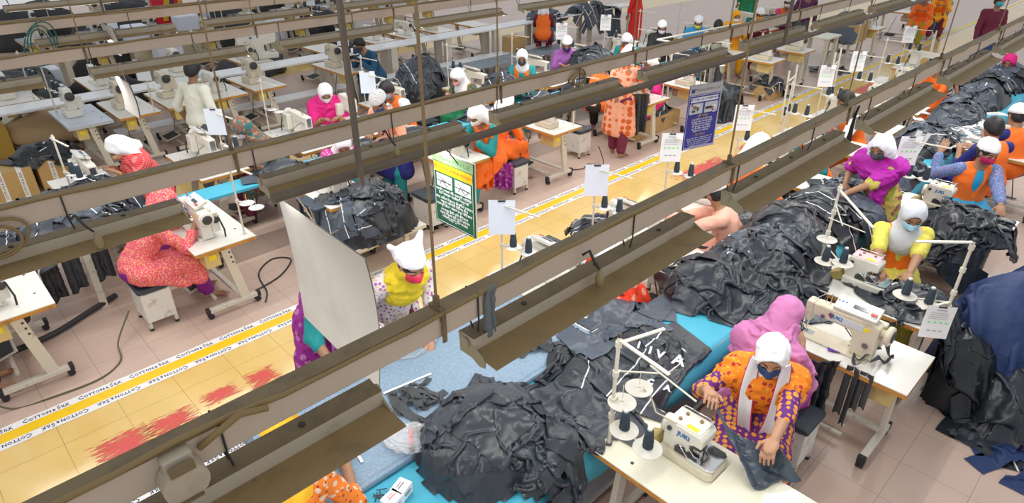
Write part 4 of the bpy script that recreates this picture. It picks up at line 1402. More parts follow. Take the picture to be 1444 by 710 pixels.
# white board
b = thing('hanging_board', 'large blank white board hanging by two ropes over the blue table', 'board', (1.20, 2.14, 1.565))
rs = random.Random(1)
g = [[(.035 * sin(j / 10 * 3.0) * (1 - i / 8 * .5) + .03 * (1 - j / 10) ** 2 * (i / 8 - .3), .76 * i / 8, .715 * j / 10 - (.03 * (1 - i / 8))) for j in range(11)] for i in range(9)]
g2 = [[(p[0] + .006, p[1], p[2]) for p in r] for r in g]
mb = MB().sheet(g).sheet(g2)
for e in (g[0], g[-1]):
    pass
mb.build('board', [BOARD], b)
rope([(.06, .30, .69), (.02, .40, .62), (-.0, .44, .80)], b); rope([(.06, .50, .62), (.01, .56, .79)], b)


def place_on(root, me_mat, M):
    pass


BN = 'অআইএকখগঘচছজঝটঠডতথদনপফবভমযরলশসহ'
def bangla(seed, n):
    r = random.Random(seed); ws = []
    for k in range(n): ws.append(''.join(r.choice('কখগতদনপবমরলসহচজট') + r.choice(['', 'া', 'ী', 'ু', '']) for _ in range(r.randint(2, 4))))
    return ' '.join(ws)


def sign(loc, rz, w, h, base, label, name='hanging_sign'):
    """vertical plate, reads towards local -Y; origin at its lower left corner"""
    t = thing(name, label, 'sign', loc, rz)
    MB().box((w / 2, .004, h / 2), (w, .008, h)).build('plate', base, t)
    return t


def sx(t, x, z, s, size, m, **kw):
    return text(s, size, m, t, Matrix(((1, 0, 0, x), (0, 0, -1, -.0012), (0, 1, 0, z), (0, 0, 0, 1))), ext=.0003, **kw)


def rect(t, x0, z0, x1, z1, m, d=.0008, name='panel'):
    return MB().box(((x0 + x1) / 2, -d / 2, (z0 + z1) / 2), (x1 - x0, d, z1 - z0)).build(name, m, t)


NAVY = mat('sign_navy', (.035, .03, .26), .35); SILV = mat('sign_silver', (.50, .50, .50), .35); WTX = mat('sign_white', (.80, .80, .84), .4)
YTX = mat('sign_yellow', (.58, .40, .012), .4); GREENS = mat('sign_green', (.003, .09, .042), .35); PGREEN = mat('sign_pale_green', (.22, .34, .18), .4)
GTX = mat('sign_green_text', (.05, .22, .10), .4); RTX = mat('sign_red_text', (.55, .15, .02), .4); PALE = mat('photo_pale', (.55, .58, .62), .4)
# blue sign: left edge (4.24, 2.47), right edge (4.54, 2.40)
w, h = .315, .50
s = sign((4.235, 2.485, 1.865), math.atan2(-.085, .30), w, h, NAVY, 'tall navy blue notice sign with silver heading hanging above the walkway')
rect(s, 0, h - .075, w, h, SILV); sx(s, w / 2 + .02, h - .04, 'Marina Attire Ltd.', .034, mat('sign_grey_text', (.16, .16, .22), .4))
MB().prism([(.018, h - .058), (.045, h - .058), (.052, h - .022), (.040, h - .038), (.032, h - .022), (.024, h - .038), (.014, h - .022)], -.0022, -.001, 'Y').build('emblem', NAVY, s)
rect(s, .006, h - .084, w - .006, h - .081, WTX); rect(s, .02, h - .132, w - .02, h - .096, WTX)
sx(s, w / 2, h - .114, 'সূচী গার্ড (চোখ রক্ষাকারী)', .026, NAVY)
for x0 in (.018, .167):
    rect(s, x0, h - .222, x0 + .13, h - .142, PALE, name='photograph')
    q = MB(); r = random.Random(int(x0 * 1000))
    for k in range(7):
        a = r.random() * 3; q.box((x0 + .02 + r.random() * .09, -.0012, h - .215 + r.random() * .065), (.012 + .03 * r.random(), .0008, .006 + .02 * r.random()), k % 3)
    q.build('photograph_detail', [DRK, WTX, mat('photo_skin', (.35, .14, .10), .5)], s)
sx(s, w / 2, h - .243, 'সূচী গার্ড', .026, YTX)
for k in range(6): sx(s, w / 2, h - .268 - .0185 * k, bangla(k, 5 if k < 5 else 4), .0165, WTX)
sx(s, w / 2, h - .385, 'Eye Guard', .022, YTX); rect(s, w * .32, h - .398, w * .68, h - .397, YTX)
for k, tx in enumerate(('Button Stitch, Button Making and Over lock', 'Machine Needle are broken and can enter', 'the eyes of the worker. So that for safe', 'side, workers should use the eye guard', 'while they work on this machine.')):
    sx(s, w / 2, h - .414 - .0155 * k, tx, .0145, WTX)
for a in ((.006, .006, w - .006, .009), (.006, .013, w - .006, .015)): rect(s, *a, WTX)
rect(s, .005, .006, .007, h - .08, WTX); rect(s, w - .007, .006, w - .005, h - .08, WTX)
rope([(.10, 0, h - .01), (.10, .02, h + .05), (.095, .14, h + .04)], s); rope([(.17, 0, h - .01), (.18, .02, h + .06), (.17, .14, h + .04)], s)
MB().box((w + .004, .012, h / 2), (.014, .012, h)).build('frame', LAMC, s)
# green sign: left edge at y 2.88, right edge at y 2.52, x 2.15, facing -X
w, h = .36, .455
s = sign((2.15, 2.885, 1.85), -pi / 2, w, h, GREENS, 'green notice sign with yellow heading hanging beside the walkway')
rect(s, 0, h - .06, w, h, PGREEN); sx(s, w / 2 + .02, h - .032, 'Marina Attire Ltd.', .037, GTX)
rect(s, .01, h - .125, w - .01, h - .065, YTX); sx(s, w / 2, h - .095, 'সুচ ও নিডল বিষয়ক সতর্কতা', .029, RTX)
for x0 in (.03, .195):
    rect(s, x0, h - .215, x0 + .14, h - .135, PALE, name='picture')
    MB().tube([(x0 + .02, -.002, h - .15), (x0 + .06, -.002, h - .165), (x0 + .12, -.002, h - .185)], .0018, 5).tube([(x0 + .03, -.002, h - .2), (x0 + .05, -.002, h - .17), (x0 + .09, -.002, h - .205), (x0 + .11, -.002, h - .19)], .0018, 5).box((x0 + .07, -.002, h - .178), (.13, .001, .005)).build('picture_detail', DRK, s)
z = h - .235
for k in range(8):
    sx(s, w / 2, z, bangla(30 + k, 5 if k % 2 == 0 else 4), .0225, WTX); z -= .0225 if k % 3 != 1 else .030
for a in ((.008, .008, .010, h - .066), (w - .010, .008, w - .008, h - .066), (.008, .008, w - .008, .010)): rect(s, *a, WTX)
rope([(.20, 0, h - .01), (.20, -.06, h + .07)], s, WIRE); rope([(.23, 0, h - .03), (.21, -.06, h + .07)], s, WIRE)
MB().box((w / 2, .012, h / 2), (w + .008, .008, h + .008)).build('back_board', LAMC, s)
# small boards under the third and fourth rows
for (x, y, z0, wy, hh, lb) in ((1.68, 7.02, 2.26, .38, .26, 'small blank grey board hanging under the fourth tray at upper left'), (1.30, 5.42, 2.10, .34, .27, 'small blank white board hanging above the idle machines at left')):
    b = thing('hanging_board', lb, 'board', (x, y, z0))
    MB().sheet([[(.01 * sin(j), wy * i / 4, hh * j / 4) for j in range(5)] for i in range(5)]).sheet([[(.008 + .01 * sin(j), wy * i / 4, hh * j / 4) for j in range(5)] for i in range(5)]).build('board', BOARD, b)
    rope([(.005, wy * .3, hh - .01), (.0, wy * .35, 2.5 - z0)], b); rope([(.005, wy * .7, hh - .01), (.0, wy * .65, 2.5 - z0)], b)
# ---------------------------------------------------------------- sewing stations
PROTO = {}
def first(key, fn, label, loc, rz, group=None, **kw):
    """build the first of a kind where it stands, copy it afterwards"""
    if key not in PROTO:
        o = fn(); PROTO[key] = o
        o.location = loc; o.rotation_euler = (0, 0, rz); o['label'] = label
        if group: o['group'] = group
        return o
    return dup(PROTO[key], label, loc, rz, group)


ZT = .762
MK = {'lock': ('lockstitch', lambda: make_lockstitch(WHT, True)), 'lockc': ('lockstitch', lambda: make_lockstitch(CRM, True)),
      'plain': ('lockstitch', lambda: make_lockstitch(WHT, False, panel=False)),
      'over': ('overlock', lambda: make_overlock()), 'overp': ('overlock', lambda: make_overlock(PINKM, WHT, WHT, False)),
      'tall': ('coverstitch', lambda: make_industrial(WHT)), 'tallc': ('coverstitch', lambda: make_industrial(CRM)), 'button': ('button', make_button_machine)}
COL = {'lock': 'white', 'lockc': 'cream', 'plain': 'plain white', 'over': 'cream and white', 'overp': 'pink-topped white', 'tall': 'tall white', 'tallc': 'tall cream', 'button': 'small white'}


def station(x0, y0, flip, mach, ph, stand=True, cones=2, sheet=None, stool=False, kind='white', my=-.11, mx=-.07, grp='', hs=.75, table=True, sdx=.22, sdy=-.47, mrot=0, ty=1.15, stx=-.56, sty=0, sheet_rz=-.8):
    c, rz = tbl(x0, y0, flip)
    if table:
        first('table_' + kind, lambda: make_table(kind), '%s sewing table %s' % ({'white': 'white-topped', 'cream': 'cream-topped', 'grey': 'grey-topped', 'dark': 'dark-topped'}[kind], ph), (*c, 0), rz, 'sewing tables ' + grp)
    if mach:
        nm, fn = MK[mach]
        first('m_' + mach, fn, '%s %s sewing machine %s' % (COL[mach], nm, ph), loc2(c, rz, mx, my, ZT), rz + mrot, 'sewing machines ' + grp)
    if stand:
        p = loc2(c, rz, sdx, sdy, ZT)
        srz = .1
        first('stand', make_stand, 'cream thread stand %s' % ph, p, srz, 'thread stands ' + grp)
        for k in range(cones):
            q = loc2(p, srz, SPOOLS[k][0], SPOOLS[k][1], ZT + .333)
            first('cone', make_cone, '%s cone on the thread stand %s' % (('left', 'right')[k], ph), q, 0, 'thread cones ' + grp)
        if sheet:
            o = first('sheet_' + sheet, lambda: make_paper(marks=sheet != 'blank', m=PAPERB if sheet == 'blank' else PAPER), '%s on the stand %s' % ('blank sheet' if sheet == 'blank' else 'printed sheet', ph),
                      (p[0] - .02, p[1] - .025, ZT + .755), sheet_rz, 'job sheets ' + grp)
    if stool:
        first('stool', make_stool, 'white box stool with dark cushion %s' % ph, loc2(c, rz, stx, sty, 0), rz, 'box stools ' + grp)
    return c, rz


F = 'in front line beyond walkway'
# front line beyond the walkway: sewers at -X facing +X
station(-.19, 5.6, 0, 'lock', 'at the lower left edge, beside the walkway', grp=F, stand=False)
station(1.47, 5.6, 0, 'lock', 'of the sewer in the pink and orange floral dress', grp=F, stool=True, stx=-.62, sty=-.1, cones=0)
station(2.85, 5.62, 0, 'plain', 'behind the white hanging board', grp=F, stand=False)
station(4.48, 5.6, 0, 'plain', 'behind the green hanging sign', grp=F, stool=True, stx=-.50, sty=-.35, stand=False)
station(6.22, 5.6, 0, 'button', 'of the sewer in the orange vest and purple trousers', grp=F, stool=True, stx=-.72, sty=-.22, cones=0, my=-.25, sheet=None)
station(8.32, 5.56, 0, 'button', 'beside the standing worker in the peach dotted tunic', grp=F, stool=True, stx=-1.15, sty=.1, cones=0, my=-.25)
station(9.56, 5.56, 0, 'button', 'behind the blue hanging sign', grp=F, my=-.3, stool=True, stx=1.0, sty=-.1, cones=0)
station(12.30, 5.55, 0, 'button', 'first to the right past the blue sign', grp=F, my=-.3, stand=False)
station(13.60, 5.52, 0, 'button', 'second to the right past the blue sign', grp=F, my=-.3, stand=False)
station(17.4, 5.45, 0, 'plain', 'left of the standing worker in blue and turquoise', grp=F, stand=False)
station(20.6, 5.45, 0, None, 'behind the standing worker in blue and turquoise', grp=F, stand=False)
station(22.9, 5.45, 0, None, 'with a dark cover, at the far end of the walkway', grp=F, stand=False)
# rear line: sewers at +X facing -X
R = 'in the rear line'
station(.93, 7.35, 1, 'lock', 'of the sewer in the red checked shawl', grp=R, cones=2, stool=True, sdx=.2, sdy=.3)
station(2.19, 7.3, 1, 'lock', 'of the sewer in the brown patterned headscarf', grp=R, sheet='blank', stool=True, sdx=-.05, sdy=.5)
station(3.45, 7.3, 1, 'plain', 'of the woman in the magenta shawl', grp=R, stand=True, cones=0)
station(4.18, 7.3, 1, 'tall', 'of the man in glasses and orange vest', grp=R, sheet='blank', stool=True, sdx=-.25, sdy=.2)
station(5.16, 7.6, 1, 'lock', 'of the sewer with white headscarf and camouflage sleeves', grp=R, stool=True)
station(6.65, 7.4, 1, 'lock', 'of the sewer with light blue-edged white hood', grp=R, stool=True)
station(8.02, 7.3, 1, 'lock', 'of the sewer with a lilac scarf and white cap', grp=R, stool=True)
station(9.3, 7.3, 1, 'lock', 'of the sewer with red mask and teal sleeves', grp=R, sheet='sheet', stool=True)
station(10.6, 7.3, 1, 'lock', 'of the sewer in black with a lavender mask', grp=R, sheet='sheet')
station(11.75, 7.3, 1, 'lock', 'of the sewer in blue with a yellow mask', grp=R, cones=0)
station(13.1, 7.2, 1, 'plain', 'of the sewer in the yellow hood', grp=R, cones=0)
station(15.4, 7.2, 1, 'plain', 'of the sewer in pink at the top right', grp=R, cones=0)
station(16.6, 7.1, 1, 'plain', 'of the man in purple with a tape measure', grp=R, cones=0, stand=False)
# idle line beyond the second walkway
I = 'in the idle line at upper left'
station(1.6, 10.45, 0, 'tall', 'with the pale grey top, left of the walking man', grp=I, kind='grey', stand=True, cones=2, my=.1, sdx=-.2, sdy=.45)
station(2.25, 10.45, 0, 'tallc', 'next to the grey-topped table, left of the walking man', grp=I, cones=0, sheet='blank', my=.05, sdy=-.5)
station(2.95, 10.5, 0, 'tallc', 'just left of the walking man', grp=I, stand=False, my=.15)
station(3.62, 10.5, 0, 'plain', 'just right of the walking man', grp=I, stand=False, my=.05)
station(4.32, 10.55, 0, 'tallc', 'second right of the walking man', grp=I, stand=False, my=.0)
station(5.95, 10.5, 0, 'tallc', 'of the man in the blue shirt', grp=I, cones=2, sheet='blank', my=.1, sdx=-.1, sdy=-.4)
T4 = 'behind the long white bench'
for k, (x, m) in enumerate(((1.1, 'tall'), (2.4, 'plain'), (3.7, 'tall'), (5.0, 'lockc'), (6.6, None), (7.9, 'plain'), (8.75, 'plain'), (9.6, 'button'), (10.75, None))):
    station(x, 12.42 - .0, 0, m, 'behind the long white bench, %s from the left' % ORD[k], grp=T4, stand=m is not None and k % 2 == 0, cones=2 if k % 4 == 0 else 0)
T5 = 'in the far dark rows at the top left'
n = 0
for row, (y, xs) in enumerate(((15.3, (3.2, 4.3, 5.4, 6.5, 7.6, 8.9, 10.2, 11.5)), (17.3, (2.4, 3.6, 4.8, 6.0, 7.2, 8.4, 9.6, 11.0, 12.4)), (20.2, (3.0, 4.4, 5.8, 7.2, 8.6, 10.0, 11.6)), (23.0, (5.0, 7.0, 9.0, 11.0)))):
    for k, x in enumerate(xs):
        m = ('plain', 'tall', 'button', 'lock', 'tallc')[(k * 2 + row) % 5]
        station(x, y, 0, m, '%s from left in the %s dark row' % (ORD[k], ('first', 'second', 'third', 'last')[row]), grp=T5, stand=(k + row) % 2 == 0, cones=2 if (k + row) % 4 == 0 else 0, sheet='blank' if (k + row) % 4 == 0 else None, kind='white' if row == 0 and k % 3 == 0 else 'dark')
# near side: line along the walkway, sewers at +X facing -X
N1 = 'in the near line along the walkway'
station(3.12, 2.38, 1, 'lock', 'of the sewer in the red-orange dress', grp=N1, sheet='blank', stool=True, sdx=.25, sdy=-.42)
station(4.24, 2.36, 1, 'lock', 'of the sewer in the peach shirt', grp=N1, sheet='blank', stool=True, sdx=.25, sdy=-.40)
station(5.44, 2.36, 1, 'over', 'left of the worker in the white headscarf', grp=N1, sheet='sheet', stool=True, sdx=.25, sdy=-.42, my=-.1)
station(6.84, 2.30, 1, 'over', 'right of the worker in the white headscarf', grp=N1, stool=True, sheet='sheet')
station(8.28, 2.40, 1, 'over', 'of the man with black hair and orange back', grp=N1, stool=False, sheet=None)
station(9.45, 2.45, 1, 'lock', 'beyond the man with black hair and orange back', grp=N1, sheet='sheet')
station(10.7, 2.5, 1, 'over', 'second beyond the man with black hair and orange back', grp=N1, sheet='sheet', stool=True)
station(12.2, 2.6, 1, 'over', 'left of the standing man in maroon', grp=N1, cones=2)
station(13.6, 2.7, 1, 'plain', 'in front of the standing man in maroon', grp=N1, sheet='sheet')
# nearest line: the close tables at the lower right
N2 = 'in the nearest line'
station(4.06, .52, 0, 'lockc', 'under the dark ribbons, at the lower right', grp=N2, stand=False, stool=True, my=-.02, mx=-.07)
station(4.92, .60, 1, 'overp', 'of the sewer in the yellow blouse and white hood', grp=N2, stool=True, my=-.08, stand=False)
station(7.02, .62, 1, 'over', 'of the sewer with the maroon mask', grp=N2, stool=True, my=-.1, sheet='sheet', cones=2)
station(9.55, .62, 1, 'plain', 'at the right edge behind the sewer with the maroon mask', grp=N2, stand=False, my=.05)
station(2.24, .54, 1, 'over', 'nearest of all, at the bottom', grp=N2, kind='cream', stand=False, stool=True, my=-.11, mx=-.08, stx=-.72)


def stand4(label, foot, arms, discs, cones, ph, h=.78, cone_z=.0):
    """stand with four spool discs; arms and discs given from the foot"""
    t = thing('thread_stand', label, 'thread stand', foot)
    MB().cyl((0, 0, h / 2), .011, h, 12).cyl((0, 0, .005), .019, .010, 14, 1).cyl((0, 0, h + .008), .012, .022, 12, 1).build('post', [LEGM, DRK], t)
    for q in (.98 - .76, 1.10 - .76, 1.29 - .76, h - .05):
        MB().cyl((0, 0, q), .019, .035, 12).cyl((.022, 0, q), .007, .03, 8, 0, 'X').build('clamp', LEGM, t)
    for a, b, ww in arms:
        a = Vector(a); b = Vector(b); d = b - a
        ang = math.atan2(d.y, d.x)
        if ww > 0:
            MB().box((a + b) / 2, (d.length, .022 * ww, .010), 0, Matrix.Rotation(ang, 3, 'Z') @ Matrix.Rotation(-math.asin(d.z / d.length), 3, 'Y'), .002).build('arm', LEGM, t)
        else:
            MB().tube([a, b], .005, 8).build('arm', LEGM, t)
    for k, (x, y, z) in enumerate(discs):
        c_ = MB().tube([(0, 0, z - .012), (x, y, z - .012)], .006, 6).cyl((x, y, z + .06), .0025, .13, 6).cyl((x, y, z + .012), .012, .02, 10); c_.build('spool_carrier', LEGM, t)
        MB().lathe([(0, 0), (.080, .0), (.082, .002), (.080, .004), (.026, .006), (.024, .012), (0, .012)], (x, y, z), 28).build('spool_disc', DISC, t)
        if k < cones:
            first('cone', make_cone, '%s thread cone standing on the four-disc stand %s' % (('left', 'right')[k], ph), (foot[0] + x, foot[1] + y, foot[2] + z + .013), 0, 'thread cones on four-disc stands')
    return t


f = (2.345, 1.60, ZT)
def rel3(u, v, z): p = P(u, v, z); return (p[0] - f[0], p[1] - f[1], z - ZT)
stand4('cream thread stand with four grey discs at the near corner of the nearest table', f,
       [((0, 0, .76), rel3(944, 529, 1.50), 1), ((0, 0, .735), rel3(937, 464, 1.49), 1), ((.01, .02, .53), rel3(929, 527, 1.28), 0), (rel3(917, 516, 1.42), rel3(982, 567, 1.40), 0)],
       [rel3(880, 607, .975), rel3(913, 633, .975), rel3(877, 568, 1.09), rel3(901, 548, 1.09)], 2, 'of the nearest table')
f = (5.28, 1.62, ZT)
stand4('cream thread stand with discs half buried in black cloth beside the pink-topped machine', f,
       [((0, 0, .73), rel3(1232, 322, 1.38), 1), ((0, 0, .60), rel3(1188, 318, 1.36), 0), (rel3(1168, 307, 1.30), rel3(1220, 328, 1.30), 0)],
       [rel3(1163, 369, .98), rel3(1188, 372, 1.0), rel3(1166, 338, 1.05)], 2, 'beside the pink-topped machine', h=.79)
f = (4.98, .60, ZT)
stand4('cream thread stand behind the hanging printed sheet at the lower right', f,
       [((0, 0, .75), rel3(1292, 341, 1.50), 1.3), ((0, 0, .26), rel3(1300, 436, 1.02), 1)],
       [rel3(1276, 417, 1.03), rel3(1308, 430, 1.01)], 2, 'behind the hanging printed sheet', h=.76)
o = first('sheet_sheet', None, 'large printed job sheet hanging at the lower right beside the navy cloth', (*P(1330, 432, 1.12), 1.12), -.95, 'job sheets in the nearest line')
o.scale = (.88, .88, .88)
o = first('sheet_sheet', None, 'large printed job sheet on a clipboard in front of the worker in maroon mask', (*P(1304, 186, 1.42), 1.42), -.5, 'job sheets in the nearest line')
o.rotation_euler = (.1, .28, -.5)
# cream head of a blue screen of thread on the near stand: the beige yarn to the machine
yarn = MB().tube([P(907, 548, 1.12) + (1.12,), P(918, 560, 1.05) + (1.05,), P(925, 582, .98) + (.98,), P(940, 590, 1.0) + (1.0,), P(953, 597, 1.02) + (1.02,)], .0055, 6)
tag(yarn.build('yarn', mat('beige_yarn', (.6, .52, .38), .9)), 'twisted beige yarn running from an upper disc to the nearest overlock machine', 'yarn')

# ---------------------------------------------------------------- benches and the middle tables
def bench(name, label, x0, x1, y0, y1, z, m, legs=True, legw=.05, group=None, edge=None, every=1.4, th=.035):
    t = thing(name, label, 'table', ((x0 + x1) / 2, (y0 + y1) / 2, 0), 0, group)
    Lx = x1 - x0; Ly = y1 - y0
    MB().box((0, 0, z - th / 2), (Lx, Ly, th), 0, bev=.004).build('tabletop', m, t)
    n = max(2, int(Lx / every) + 1)
    for k in range(n):
        for s in (-1, 1):
            MB().box((-Lx / 2 + .1 + (Lx - .2) * k / (n - 1), s * (Ly / 2 - .06), (z - th) / 2), (legw * 1.6, legw, z - th), 0).build('leg', LEGM, t)
    return t


TURQ = mat('turquoise_cloth', (.055, .39, .56), .6, kind='cloud', col2=(.07, .44, .60), scale=4, bump=.08, bscale=30)
DENIM = mat('pale_denim', (.21, .31, .42), .85, kind='cloud', col2=(.28, .385, .50), scale=60, bump=.2, bscale=200)
WHB = mat('white_bench', (.80, .82, .84), .3, kind='dirt', col2=(.60, .62, .64), scale=3, amount=.3)
bench('work_bench', 'long white work bench behind the idle line, running left to right', -2.5, 12.6, 11.88, 12.36, .76, WHB, legw=.10, every=1.45)
bench('low_shelf', 'long low white shelf in front of the long white bench', 2.4, 12.4, 11.45, 11.80, .24, WHB, legw=.05, every=2.0, th=.03)
bench('work_bench', 'narrow bench between the front and rear lines beyond the walkway', 1.5, 12.5, 6.80, 7.12, .74, TURQ, legw=.04, every=2.0)
bench('work_bench', 'white bench carrying black garments at the top right', 12.7, 16.5, 11.9, 12.4, .76, WHB, legw=.08)
bench('work_bench', 'grey bench at the far upper left', .9, 2.9, 15.8, 16.6, .74, LAMG, legw=.06)
bench('work_bench', 'dark-draped low bench at the left edge', .2, 2.1, 13.2, 15.2, .70, mat('grey_drape', (.10, .11, .12), .8, bump=.2), legw=.06)
bench('small_table', 'tall white small table right of the second walkway machines', 15.0, 15.7, 5.62, 6.3, .85, WHT, legw=.06, every=.6)
# centre table with turquoise cloth, between the two near lines
ct = thing('centre_table', 'long table covered in turquoise cloth between the two near lines of sewers', 'table', (0, 0, 0))
MB().box((8.1, 2.0, .71), (13.2, .66, .03), 0).build('tabletop', mat('grey_board', (.5, .52, .54), .5), ct)
for k in range(10):
    for yy in (1.72, 2.28):
        MB().box((1.7 + 1.4 * k, yy, .35), (.05, .04, .70)).build('leg', LEGM, ct)
MB().box((3.2, 2.0, .12), (3.6, .56, .02)).build('lower_shelf', mat('grey_board', (.5, .52, .54), .5), ct)
def tc(u, v):
    x = 1.0 + 13.6 * u; y = 1.62 + .76 * v
    z = .742 + .004 * sin(x * 9 + y * 5)
    e = min(v, 1 - v)
    if v < .08: z -= (.08 - v) * 2.2 * (1 + .3 * sin(x * 6))
    if v > .92: z -= (v - .92) * 2.0
    return (x, y, z)
sheetcloth('tablecloth', tc, 260, 26, TURQ, fold=.004, freq=6, label='turquoise cloth spread over the long centre table', cat='tablecloth')
# the blue cutting table
bt = thing('cutting_table', 'wide table covered in pale blue denim at the bottom centre', 'table', (0, 0, 0))
MB().box((1.95, 2.86, .765), (2.2, 1.10, .04), 0, bev=.01).build('tabletop', DENIM, bt)
for x in (1.0, 2.9):
    for y in (2.42, 3.3): MB().box((x, y, .37), (.06, .06, .74)).build('leg', LEGM, bt)
def dn(u, v):
    x = .84 + 2.24 * u; y = 2.27 + 1.16 * v
    z = .79 + .003 * sin(x * 7) * sin(y * 5)
    if v < .06: z -= (.06 - v) * 3.5
    if u < .03: z -= (.03 - u) * 5
    return (x, y, z)
sheetcloth('denim_cloth', dn, 90, 50, DENIM, fold=.003, freq=4, label='pale blue denim cloth spread over the cutting table', cat='cloth', thick=.008)
# white frames the near line hooks garments on
fr = thing('rack_frame', 'white metal frame standing over the rear tables below the blue sewer', 'rack', (10.6, 6.7, 0))
MB().tube([(0, 0, .0), (0, 0, 1.22)], .02, 8).tube([(2.6, -.2, .0), (2.6, -.2, 1.22)], .02, 8).build('post', WHT, fr)
MB().tube([(0, 0, 1.22), (2.6, -.2, 1.22)], .018, 8).tube([(0, .35, 1.22), (2.6, .15, 1.22)], .018, 8).tube([(0, 0, 1.22), (0, .35, 1.22)], .018, 8).tube([(2.6, -.2, 1.22), (2.6, .15, 1.22)], .018, 8).build('top_rail', WHT, fr)
# tilted white rack at the walkway
def ladder(x, y, lb, h=1.35, w=.45, rz=.2):
    t = thing('thread_rack', lb, 'rack', (x, y, 0), rz)
    for s in (-1, 1): MB().tube([(s * w / 2 - .1, 0, 0), (s * w / 2 + .12, .1, h)], .014, 8).build('upright', LEGM, t)
    for q in (.55, .8, 1.3):
        MB().tube([(-w / 2 - .1 + .22 * q / h, .1 * q / h, q), (w / 2 - .1 + .22 * q / h, .1 * q / h, q)], .011, 8).build('bar', LEGM, t)
    for k in (-.1, .1):
        first('cone', make_cone, '%s thread cone on the %s' % ('left' if k < 0 else 'right', lb), loc2((x, y), rz, k + .05, .06, .81), 0, 'thread cones on the racks')
ladder(14.2, 3.35, 'slanting white rack in front of the standing man in maroon')
ladder(9.2, 3.75, 'slanting white rack beside the walkway, beyond the printed sheets', h=1.45)
ladder(10.6, 3.7, 'second slanting white rack beside the walkway', h=1.5)

# the big white machine and pale boxes among the far rows
bm = thing('embroidery_machine', 'large white arch-shaped machine on the bench behind the walking man, right of him', 'sewing machine', (5.45, 12.75, ZT), -.25)
MB().prism([(-.36, .0), (.36, .0), (.36, .10), (.12, .12), (.10, .26), (.34, .30), (.36, .48), (-.30, .52), (-.38, .44)], -.10, .10, 'Y', 0, .02).build('body', WHT, bm)
MB().box((-.12, -.11, .42), (.05, .01, .03)).build('badge', BLU, bm)
MB().cyl((.30, -.04, .2), .008, .22, 8).cyl((.26, -.04, .2), .008, .22, 8).box((.28, 0, .14), (.08, .10, .02)).build('needle_bar', STEEL, bm)
for k, (x, y, z, w_, d_, h_) in enumerate(((4.45, 14.9, .4, .5, .45, .5), (4.2, 15.9, .76, .45, .4, .4), (5.6, 16.9, .76, .5, .4, .35), (7.4, 16.2, .4, .5, .5, .5), (9.8, 16.1, .3, .6, .5, .5), (11.6, 17.0, .5, .5, .5, .5), (2.2, 14.6, .4, .4, .4, .4), (6.4, 18.3, .76, .5, .4, .4))):
    t = thing('machine_cover', 'pale blue-white box-shaped machine cover, %s from the left behind the bench' % ORD[(0, 2, 3, 5, 6, 7, 1, 4)[k]] if False else 'pale box-shaped machine cover number', 'cover', (x, y, 0))
    t['label'] = 'pale box-shaped machine cover in the dark rows, %s counted from the left' % ORD[(2, 1, 3, 5, 6, 7, 0, 4)[k]]
    MB().box((0, 0, z + h_ / 2), (w_, d_, h_), 0, bev=.03).build('cover', mat('pale_cover', (.66, .70, .80), .5), t)
    MB().box((0, 0, z / 2), (w_ * .8, d_ * .8, z)).build('base', CRM, t)
for k, (x, y, L_, H_) in enumerate(((3.0, 14.2, 1.4, .6), (6.0, 14.6, 1.6, .5), (8.2, 14.9, 1.2, .6), (3.8, 16.6, 1.6, .9), (6.8, 17.0, 1.4, .9), (9.0, 17.0, 1.8, .8), (4.5, 19.2, 2.0, 1.0), (7.4, 19.0, 2.0, .9), (10.4, 19.2, 2.0, .9), (3.4, 21.6, 2.2, 1.1), (6.2, 21.8, 2.4, 1.0), (9.6, 21.8, 2.6, 1.0))):
    heap('dark_bundle', 'dark cloth bundle on the floor among the far rows, %s' % ('first of the nearer four', 'second of the nearer four', 'third of the nearer four', 'first of the middle four', 'second of the middle four', 'third of the middle four', 'first of the next row', 'second of the next row', 'third of the next row', 'first of the last row', 'second of the last row', 'third of the last row')[k], 'clothing', (x, y, 0), (L_, .8, H_), mat('dark_bundle', (.045, .048, .055), .75, vary=.4), k, 4, amp=.05, freq=4)

bench('low_platform', 'low grey cloth-covered platform in front of the long white shelf', 7.4, 12.6, 10.75, 11.38, .26, mat('grey_blue_cloth', (.20, .235, .27), .8, kind='cloud', col2=(.27, .31, .35), scale=5, bump=.2), legw=.05, every=1.8)
# ---------------------------------------------------------------- the people
W_ = mat('white_cotton', (.84, .85, .88), .8, bump=.1, bscale=60)
LAV = mat('white_lavender_cotton', (.74, .74, .86), .8)
ORV = mat('orange_vest', (.92, .17, .012), .7, bump=.12, bscale=70)
RCHK = mat('red_check', (.70, .02, .03), .75, kind='check', col2=(.80, .22, .22), scale=13)
PFL = mat('pink_orange_floral', (.78, .10, .16), .75, kind='floral', col2=(.85, .40, .12), col3=(.80, .62, .60), scale=55)
PURP = mat('purple_cloth', (.24, .01, .27), .7)
BRN = mat('brown_teal_pattern', (.22, .10, .065), .8, kind='camo', col2=(.03, .17, .17), col3=(.42, .22, .13), scale=14)
MAG = mat('magenta_shawl', (.72, .01, .22), .7, bump=.1)
MAGF = mat('magenta_floral', (.55, .02, .28), .75, kind='floral', col2=(.75, .45, .60), col3=(.20, .01, .14), scale=40)
NVY = mat('navy_blue_dress', (.015, .02, .18), .7)
PCH = mat('peach_cloth', (.85, .38, .24), .75)
TEAL = mat('teal_cloth', (.01, .27, .28), .7)
GRNC = mat('green_cloth', (.01, .22, .09), .7)
CAMO = mat('camouflage', (.07, .10, .05), .8, kind='camo', col2=(.15, .17, .09), col3=(.02, .03, .02), scale=26)
SHB = mat('blue_shirt', (.012, .085, .19), .7)
GRYT = mat('grey_trousers', (.10, .11, .12), .8)
LILS = mat('lilac_scarf', (.38, .13, .45), .75)
